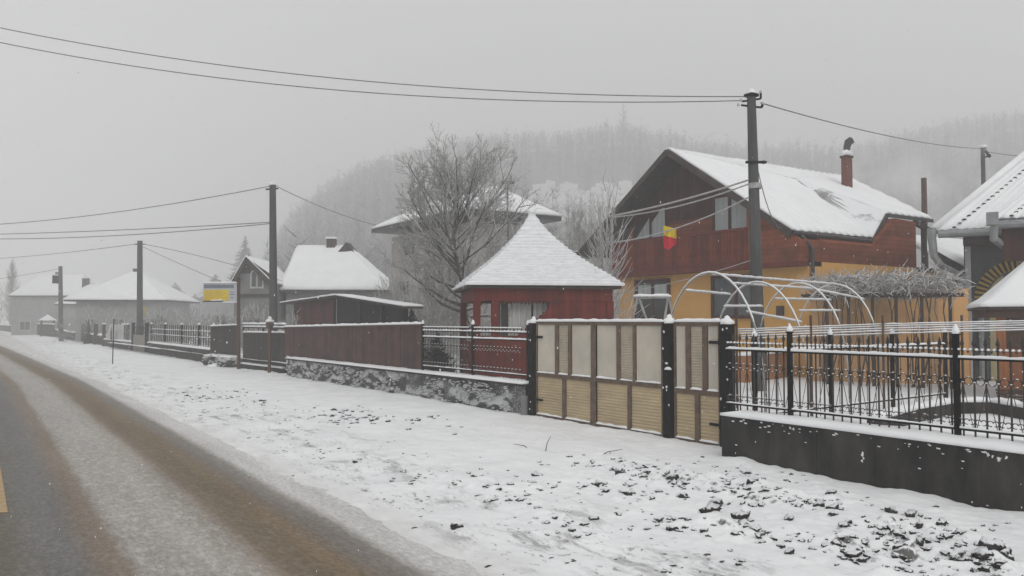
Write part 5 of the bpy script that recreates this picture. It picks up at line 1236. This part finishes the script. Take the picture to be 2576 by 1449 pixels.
for i,px in enumerate((652,668)):
    cx=(px-842)/F*42.8; m=MB(T); hw_=.13; hgt=.5
    def arch(w,h,y,th): m.prism([(cx-w,y,zw-h),(cx+w,y,zw-h),(cx+w,y,zw+h*.6),(cx+w*.6,y,zw+h*.9),(cx,y,zw+h),(cx-w*.6,y,zw+h*.9),(cx-w,y,zw+h*.6)],(0,th,0))
    arch(.19,.5,y_-.06,.055); o=m.build('window', M['whitewall'], hh); m=MB(T); arch(.11,.4,y_-.08,.018); m.build('pane', M['glass'], o)
m=MB(T); m.box(wx0,wx1+.1,y_-.1,y_-.003,zw-.95,zw-.8); m.build('string_course', M['darkwood'], hh)
for cx in ((635-842)/F*43,(668-842)/F*43): m=MB(T); m.box(cx-.22,cx+.22,y_-.05,y_-.003,1.0,2.1); o=m.build('window', M['whitewall'], hh); m=MB(T); m.box(cx-.17,cx+.17,y_-.06,y_-.051,1.05,2.05); m.build('pane', M['glass'], o)
# pyramid house
hip_house('house', 300, 68, 7.0, 7.0, at(300,755,d=68).z, at(306,683,d=71.5).z, .2, math.radians(4), 'hazy house with a snowy pyramid roof left of the sign board', 'farwall', over=.7, wins=((-2.3,1.4,.8,1.1),(0,1.4,.8,1.1),(2.2,1.4,.8,1.1)), chim=(0,3.5,at(306,676,d=71.5).z,.45))
# long distant house
hip_house('house', 115, 100, 8.4, 7, at(115,744,d=100).z, at(115,690,d=103).z, 5.5, 0, 'long faint house with snowy roof at the far left', 'farwall', over=.3, wins=((-2.5,1.2,1.2,1),(2.0,1.2,1.2,1)), chim=(-.6,3.5,at(104,684,d=103).z,.4))
hip_house('house', 205, 92, 5.0, 5, at(205,765,d=92).z, at(195,716,d=94).z, 1.0, 0, 'small faint house between the long house and the pyramid roof', 'farwall', over=.4, chim=(-.9,2.5,at(185,700,d=94).z,.6))
q=at(120,800,d=92); e=empty('well_house',(q.x,q.y,0),'tiny snowy tent-roofed shelter above the distant dark garden wall','shelter')
m=MB(); zt=at(120,793,d=92).z; ze=at(120,806,d=92).z
m.add([(q.x-.9,q.y-.9,ze),(q.x+.9,q.y-.9,ze),(q.x+.9,q.y+.9,ze),(q.x-.9,q.y+.9,ze),(q.x,q.y,zt+.1)],[(0,1,4),(1,2,4),(2,3,4),(3,0,4),(3,2,1,0)]); m.build('roof_snow', M['roofsnow'], e)
m=MB(); 
for sx in (-1,1):
    for sy in (-1,1): m.box(q.x+sx*.6-.07,q.x+sx*.6+.07,q.y+sy*.6-.07,q.y+sy*.6+.07,-.1,ze)
m.build('posts', M['darkwood'], e)

# ---------------------------------------------------------------- grey house with the yellow arch, far right
GD = 20.0; GR = math.radians(30)
gcn = at(2440, 805, d=GD); gcn.z = .4
T = frame(gcn, -YAW-GR); gh = empty('house', gcn, 'dark grey house with a yellow brick arch and ribbed snowy roof at the right edge', 'house')
def loc(px,py,y=0.):
    """local (x,z) on the local plane y=const"""
    r = ray(px,py); ca,sa=math.cos(-YAW-GR),math.sin(-YAW-GR)
    ux=Vector((ca,sa,0)); uy=Vector((-sa,ca,0)); o=Vector((gcn.x,gcn.y,0))+uy*y
    k=(o.dot(uy))/(r.dot(uy)); P=r*k; return ((P-o).dot(ux), CAMH+r.z*k-gcn.z)
ze=loc(2420,584)[1]
m = MB(T); m.box(-.1,9,0,6,-.5,ze+.3); m.build('wall', M['greywall'], gh)
# main ribbed roof
ea=loc(2349,581,-.8); eb=(9.5,ea[1]); 
ra=loc(2640,345,3.0)
m = MB(T); m.prism([(ea[0],-.8,ea[1]-.08),(9.5,-.8,ea[1]-.08),(9.5,3,ra[1]-.08),(ra[0],3,ra[1]-.08)],(0,0,.07)); rf=m.build('roof', M['metal'], gh)
def ribs(m, a, b, c, d, n, thick=.05, amp=.022):
    m.patch(a,b,c,d,n*4,12,thick,.01,2,lambda u,v,p: amp*math.cos(u*n*6.283))
s = MB(T); ribs(s,(ea[0],-.82,ea[1]),(9.5,-.82,ea[1]),(9.5,3,ra[1]),(ra[0],3,ra[1]),60); s.build('ribbed_snow', M['roofsnow'], rf, smooth=True)
m = MB(T)
for i in range(26):
    t=i/26; a=Vector((ea[0]+.45,-.86,ea[1]+.06)); b=Vector((ra[0]+.45,3,ra[1]+.06)); p=a.lerp(b,t); m.blob(p,.05,.05,.025,i,.4,1)
m.build('ridge_tiles_gaps', M['gut_dark'], rf)
s = MB(T); s.tube([(ea[0]+.0,-.82,ea[1]+.05),(ra[0],3,ra[1]+.08)],.09,8); s.build('hip_cap', M['snow'], rf, smooth=True)
m = MB(T); zg=ea[1]-.1; m.tube([(ea[0]+.1,-.92,zg),(9,-.92,zg)],.09,8); m.build('gutter', M['metal'], gh)
m = MB(T); m.box(-.1,9,-.8,0,ea[1]-.35,ea[1]-.2); m.build('soffit', M['darkwood'], gh)
l1=loc(2344,600,-.95); l2=loc(2350,645,-.95); l3=loc(2368,668,-.95); l4=loc(2420,692,-.5); l5=loc(2424,930,-.5)
m = MB(T); m.tube([(l1[0],-.95,l1[1]+.25),(l1[0],-.95,l1[1]),(l2[0],-.95,l2[1]),(l3[0],-.9,l3[1])],[.1,.1,.085,.08],8); m.tube([(l3[0],-.9,l3[1]),(l4[0],-.5,l4[1]),(l5[0],-.5,l5[1])],.085,8); m.build('downpipe', M['metal'], gh)
for (pa,pb,y) in ((2434,690,-.15),): pass
a=loc(2434,615,-.1); b=loc(2443,900,-.1); m=MB(T); m.box(a[0]-.06,a[0]+.06,-.12,-.0,0,a[1]); m.build('corner_trim', M['signwhite'], gh)
a=loc(2468,790,-.1); m=MB(T); m.tube([(a[0],-.1,a[1]),(a[0],-.1,0)],.06,8); m.build('vent_pipe', M['metal'], gh)
# porch roof in front
y2=-1.6; pa=loc(2500,552,y2); pr=loc(2620,455,1.0)
m = MB(T); m.prism([(pa[0],y2,pa[1]-.07),(9.5,y2,pa[1]-.07),(9.5,1,pr[1]-.07),(pr[0],1,pr[1]-.07)],(0,0,.06)); pf=m.build('porch_roof', M['metal'], gh)
s = MB(T); ribs(s,(pa[0],y2-.02,pa[1]),(9.5,y2-.02,pa[1]),(9.5,1,pr[1]),(pr[0],1,pr[1]),50,.05,.03); s.build('ribbed_snow', M['roofsnow'], pf, smooth=True)
m=MB(T)
for i in range(12):
    t=i/12; p=Vector((pa[0]+.35,y2-.04,pa[1]+.06)).lerp(Vector((pr[0]+.35,1,pr[1]+.06)),t); m.blob(p,.05,.05,.025,i,.4,1)
m.build('ridge_tiles_gaps', M['gut_dark'], pf)
m = MB(T); m.tube([(pa[0]-.05,y2-.1,pa[1]-.14),(9,y2-.1,pa[1]-.14)],.09,8); m.build('gutter', M['metal'], pf)
m = MB(T); m.box(pa[0]+.15,9,y2+.1,y2+.16,pa[1]-.95,pa[1]-.2); m.build('porch_boarding', M['darkclad'], gh)
d1=loc(2496,535,y2-.15); d2=loc(2497,600,y2-.15); d3=loc(2580,662,-.3)
m = MB(T); m.box(d1[0]-.12,d1[0]+.12,y2-.28,y2-.05,d2[1]+.3,d1[1]); m.tube([(d1[0]+.05,y2-.15,d2[1]+.35),(d2[0]+.02,y2-.15,d2[1]),(d3[0],-.3,d3[1])],.085,8); m.build('downpipe', M['metal'], pf)
# arch of alternating bricks
ac=loc(2566,752,-.03); ro_=ac[0]-loc(2451,752,-.03)[0]; ri=ro_*.73
for kk,mt,nm in ((0,'archbrick','arch_bricks'),(1,'archdark','arch_brick_gaps')):
    m = MB(T)
    n=58
    for i in range(n):
        if i%2!=kk: continue
        a0=math.pi*1.12-(math.pi*1.24)*i/n; a1=a0-math.pi*1.24/n
        r1=ro_*(1.0 if kk==0 else .985); r0=ri*(1 if kk==0 else 1.03); y=-.07 if kk==0 else -.045
        m.prism([(ac[0]+math.cos(a0)*r0,y,ac[1]+math.sin(a0)*r0),(ac[0]+math.cos(a0)*r1,y,ac[1]+math.sin(a0)*r1),(ac[0]+math.cos(a1)*r1,y,ac[1]+math.sin(a1)*r1),(ac[0]+math.cos(a1)*r0,y,ac[1]+math.sin(a1)*r0)],(0,-y-.003,0))
    m.build(nm, M[mt], gh)
m = MB(T); P=[(ac[0]+math.cos(t)*ri*.97,-.012,ac[1]+math.sin(t)*ri*.97) for t in [math.pi*(1.12-1.24*i/30) for i in range(31)]]
P += [(ac[0]+ri*.9,-.012,0),(ac[0]-ri*.9,-.012,0)]; m.prism(P,(0,.01,0)); m.build('arched_opening', M['glass'], gh)
x1=loc(2524,700,-.03)[0]; m=MB(T); P=[(ac[0]+math.cos(t)*ri*.96,-.03,ac[1]+math.sin(t)*ri*.96) for t in [math.pi*(1.1-.5*i/20) for i in range(21)] if ac[0]+math.cos(t)*ri*.96 < x1]
P += [(x1,-.03,P[-1][2]),(x1,-.03,0),(P[0][0],-.03,0)]; m.prism(P,(0,.016,0)); m.build('door_leaf', M['beige'], gh)

# snowy roofed lean-to between the two houses
q=[at(2352,598,d=27),at(2432,615,d=27),at(2432,668,d=24),at(2412,668,d=24),at(2352,640,d=24)]
e=empty('lean_to',(q[2].x,q[2].y,0),'snow-covered lean-to roof between the ochre house and the grey house','shed')
m=MB(); m.prism([at(2300,596,d=29),at(2470,612,d=29),at(2470,690,d=24.5),at(2412,668,d=24.5),at(2300,622,d=24.5)],(0,0,.08)); m.build('roof_snow', M['roofsnow'], e)
m=MB(); m.bar(at(2352,642,d=24.4),at(2440,692,d=24.4),.16,.22); m.build('gutter_board', M['gut_dark'], e)
a=at(2350,700,d=26); b=at(2470,700,d=26); m=MB(); m.prism([(a.x,a.y,0),(b.x,b.y,0),(b.x,b.y,3.2),(a.x,a.y,3.2)],FW*.15); m.build('wall', M['orange'], e)

# kiosk / well house at the right edge
kd=15.0; half=1.5; k0=at(2462,805,d=kd); ka=-YAW-math.radians(25); kc=Vector((k0.x+half*math.cos(ka)-half*.8*math.sin(ka), k0.y+half*math.sin(ka)+half*.8*math.cos(ka), .42)); KT=frame(kc,ka)
e=empty('wooden_kiosk', kc,'orange-brown wooden kiosk with a white tent roof at the right edge','kiosk')
kez=at(2560,772,d=kd).z-kc.z
m=MB(KT); m.box(-half+.02,half-.02,-half*.8+.02,half-.02,kez-.05,kez-.004); rf=m.build('roof', M['darkwood'], e)
s=MB(KT); s.patch((-half,-half*.8,kez),(half,-half*.8,kez),(.02,0,kez+1.45),(-.02,0,kez+1.45),20,20,.06,.015,2,lambda u,v,p:-.16*math.sin(v*3.14)*.9); s.patch((-half,half,kez),(-half,-half*.8,kez),(0,-.01,kez+1.45),(0,.01,kez+1.45),20,20,.06,.015,2,lambda u,v,p:-.16*math.sin(v*3.14)*.9); s.build('roof_snow', M['roofsnow'], rf, smooth=True)
m=MB(KT); m.box(-half+.12,half-.12,-half*.8+.1,-half*.8+.2,kez-.2,kez-.01); m.box(-half+.12,-half+.2,-half*.8+.2,half-.1,kez-.2,kez-.01); m.build('eave_beam', M['kioskdark'], e)
xl=-half+.32
for x in (xl+.06, xl+.55, xl+1.4, half-.3): m=MB(KT); m.box(x-.07,x+.07,-half*.8+.22,-half*.8+.36,0,kez-.2); m.build('post', M['kiosk'], e)
m=MB(KT); m.box(xl+.02,half-.4,-half*.8+.26,-half*.8+.32,.12,.95); m.build('board_wall', M['kiosk'], e)
m=MB(KT); m.box(xl+.02,half-.4,-half*.8+.27,-half*.8+.31,.95,kez-.21); m.build('lattice_screen', M['kioskdark'], e)
m=MB(KT)
for k in range(4): m.box(xl-.05,half-.3,-half*.8-.05+k*.09,-half*.8+.02+k*.09,.02+k*.05,.06+k*.05)
m.build('step_slats', M['rust'], e)

# garden bed border, trellis wires, greenhouse hoops, pergola of vines
pts=[at(x,y,Z=.6) for x,y in ((2200,1052),(2290,1028),(2400,1010),(2500,1010),(2620,1030),(2700,1050))]
m=MB(); 
for a,b in zip(pts,pts[1:]): m.bar((a.x,a.y,.5),(b.x,b.y,.5),.2,.2)
o=m.build('garden_border', M['concrete'], label='curved dark stone border of a snowy garden bed behind the front fence', cat='border')
s=MB()
for a,b in zip(pts,pts[1:]): s.snow((a.x,a.y,.6),(b.x,b.y,.6),.24,.07,.08,lump=.6)
s.build('snow_cap', M['snow'], o, smooth=True)
# trellis with snowy wires
e=empty('wire_trellis', at(2220,830,d=14.2).xy.to_3d(), 'bundle of level snow-covered wires strung across the garden behind the front fence','trellis')
for k,(ya,ym,yb) in enumerate(((829,815,806),(834,820,811),(840,826,816),(846,832,822),(852,839,827))):
    P=[at(1850+k*2,ya,d=12.9),at(2221,ym,d=13.1),at(2700,yb-1,d=12.9)]; 
    m=MB(); m.tube(P,.012,5); w=m.build('wire', M['snowwire'], e)
    s=MB(); s.snow(P[0],P[1],.026,.014,.08,4,.6,k); s.snow(P[1],P[2],.026,.014,.08,4,.6,k+3); s.build('snow_cap', M['snow'], w, smooth=True)
for px,d in ((1853,12.9),(2040,13.0),(2221,13.1),(2420,13.05),(2640,12.95)):
    q=at(px,840,d=d); m=MB(); m.tube([(q.x,q.y,.3),(q.x,q.y,1.98)],.022,6); m.build('stake', M['vine'], e)
# hoops
random.seed(4)
gh2=empty('greenhouse_frame', at(1900,820,d=15).xy.to_3d(), 'bare greenhouse frame of snow-rimmed hoops and rails in front of the ochre wall','greenhouse frame')
hoops=((1696,1783,1880,686,13.4),(1819,1902,1988,710,14.9),(1918,2007,2080,713,16.3),(2003,2098,2180,716,17.8))
HP=[]
for k,(xa,xc,xb,yt,d) in enumerate(hoops):
    c=at(xc,yt,d=d); top=c.z; r=1.12; ya_=c.y; P=[]; base=.3
    for i in range(25):
        t=math.pi*i/24; P.append(Vector((c.x, ya_+math.cos(t)*r*(1.0), base+ (top-base)*math.sin(t)**.75)))
    m=MB(); m.tube(P,.016,7); o=m.build('hoop', M['tube'], gh2); HP.append(P)
    s=MB()
    s.tube([p_+Vector((0,0,.013)) for p_ in P[4:21]],[.006]+[.016]*15+[.006],6)
    s.build('snow', M['snow'], o, smooth=True)
def rail(p,q,r=.014):
    m=MB(); m.tube([p,q],r,6); o=m.build('rail', M['tube'], gh2); s=MB(); s.snow(p+Vector((0,0,.01)),q+Vector((0,0,.01)),.034,.026,.06,4,.5,p.x); s.build('snow', M['snow'], o, smooth=True)
rail(at(1725,731,d=13.6),at(1838,741,d=14.6)); rail(at(1843,713,d=14.6),at(2050,727,d=16.6)); rail(at(1821,771,d=14.4),at(1918,771,d=15.6))
rail(at(2010,782,d=15.6),at(2114,782,d=17)); rail(at(1878,784,d=14),at(2017,811,d=14.6)); rail(at(1790,690,d=13.6),at(2105,716,d=17.8)); rail(at(2052,729,d=16.8),at(2174,753,d=17.6)); rail(at(1950,752,d=15.8),at(2090,755,d=17.2))
# swing frame before the ground floor window
e=empty('trestle_frame', at(1645,800,d=16).xy.to_3d(), 'snowy white trestle frame with slanted legs under the ground floor window','trestle')
sw=[(at(1597,748,d=16),at(1685,748,d=16)),]
m=MB(); m.tube([at(1592,747,d=16),at(1688,747,d=16)],.03,7); o=m.build('top_bar', M['tube'], e)
s=MB(); s.snow(at(1592,746,d=16),at(1688,746,d=16),.08,.05,.06); s.build('snow', M['snow'], o, smooth=True)
for (xa,xb) in ((1603,1584),(1607,1636),(1680,1668),(1682,1700)):
    a=at(xa,750,d=16); b=at(xb,830,d=16); m=MB(); m.tube([a,b],.024,6); m.build('leg', M['tube'], e)
# vine pergola
random.seed(15)
e=empty('vine_pergola', at(2240,805,d=17.5).xy.to_3d(), 'long vine arbour with a frosted tangle on top and brown stems below','arbour')
A=at(2050,718,d=19.2); B=at(2424,716,d=17.4); 
for px in (2082,2140,2203,2262,2325,2392):
    t=(px-2050)/374; q=A.lerp(B,t); m=MB(); m.tube([(q.x,q.y,.3),(q.x,q.y,A.z-.2)],.04,6); m.build('post', M['darkwood'], e)
for o_ in (0,.9): m=MB(); m.bar(A+FW*o_-Vector((0,0,.22)),B+FW*o_-Vector((0,0,.22)),.08); m.build('beam', M['darkwood'], e)
m=MB()
for i in range(1700):
    t=rnd(); q=A.lerp(B,t)+FW*U(-.2,1.1)+Vector((0,0,U(-.26,.22)+.16*noise.noise(Vector((t*14,0,1)))))
    if t < .1 and rnd() < .6: continue
    d=Vector((U(-1,1),U(-1,1),U(-.6,.8))).normalized(); L=U(.15,.4); m.tube([q,q+d*L*.5+Vector((0,0,.03)),q+d*L],[.011,.01,.005],3,cap=False)
m.build('frosted_twigs', M['frost'], e)
m=MB()
for i in range(30):
    t=rnd(); q=A.lerp(B,t)+FW*U(-.1,.9); z=.35; p=Vector((q.x,q.y,z)); P=[p]
    for k in range(5): p=p+Vector((U(-.1,.1),U(-.1,.1),(A.z-.2-.35)/5)); P.append(p)
    m.tube(P,[.025,.022,.02,.017,.014,.01] if rnd()<.25 else .009,4,cap=False)
m.build('stems', M['vine'], e)
# brown screen of boards behind the arbour
a=at(2040,800,d=20.0); b=at(2440,800,d=18.6); m=MB(); m.prism([(a.x,a.y,.2),(b.x,b.y,.2),(b.x,b.y,2.62),(a.x,a.y,2.62)],FW*.1)
m.build('board_screen', planks('ochre_weathered_boards',(.80,.46,.20),(.46,.28,.14),'xy',.32,dark=.7,vary=.5), label='weathered ochre-brown board screen behind the vine arbour', cat='screen')

# ---------------------------------------------------------------- falling snow
random.seed(99); m=MB()
for i in range(1700):
    d=3.0+22*rnd()**.8; px=U(-50,2630); py=U(-50,1449); p=at(px,py,d=d)
    if p.z < .1: continue
    r=U(.002,.0045)*(1+d*.02); m.add([p+Vector((-r,0,0)),p+Vector((r,0,0)),p+Vector((0,r,0)),p+Vector((0,-r,0)),p+Vector((0,0,r*1.6)),p+Vector((0,0,-r*1.6))],[(0,2,4),(2,1,4),(1,3,4),(3,0,4),(2,0,5),(1,2,5),(3,1,5),(0,3,5)])
m.build('falling_snow', M['flake'], kind='stuff')
# chimney smoke drifting off to the right
sm=bpy.data.materials.new('smoke'); sm.use_nodes=True; t=sm.node_tree; t.nodes.clear(); o=t.nodes.new('ShaderNodeOutputMaterial'); v=t.nodes.new('ShaderNodeVolumePrincipled'); tn=t.nodes.new('ShaderNodeTexNoise'); tn.inputs['Scale'].default_value=.7; tn.inputs['Detail'].default_value=3
gg=t.nodes.new('ShaderNodeNewGeometry'); mr=t.nodes.new('ShaderNodeMapRange'); mr.inputs[1].default_value=.45; mr.inputs[2].default_value=.75; mr.inputs[4].default_value=.16
t.links.new(gg.outputs['Position'],tn.inputs['Vector']); t.links.new(tn.outputs[0],mr.inputs[0]); t.links.new(mr.outputs[0],v.inputs['Density']); v.inputs['Color'].default_value=(1,1,1,1); t.links.new(v.outputs[0],o.inputs['Volume'])
m=MB()
c0=at(2250,455,d=36); m.blob(c0,3.0,3.0,1.7,4,.5,3)
m.build('chimney_smoke', sm, kind='stuff')
# ---------------------------------------------------------------- haze
hz_=bpy.data.materials.new('haze_air'); hz_.use_nodes=True; t=hz_.node_tree; t.nodes.clear(); o=t.nodes.new('ShaderNodeOutputMaterial'); v=t.nodes.new('ShaderNodeVolumePrincipled')
v.inputs['Color'].default_value=(1,1,1,1); v.inputs['Density'].default_value=.0043; v.inputs['Anisotropy'].default_value=0.; t.links.new(v.outputs[0],o.inputs['Volume'])
m=MB(); m.box(GX0-5,GX1+5,GY0-5,GY1+5,-1.6,150); m.build('haze', hz_, kind='stuff')
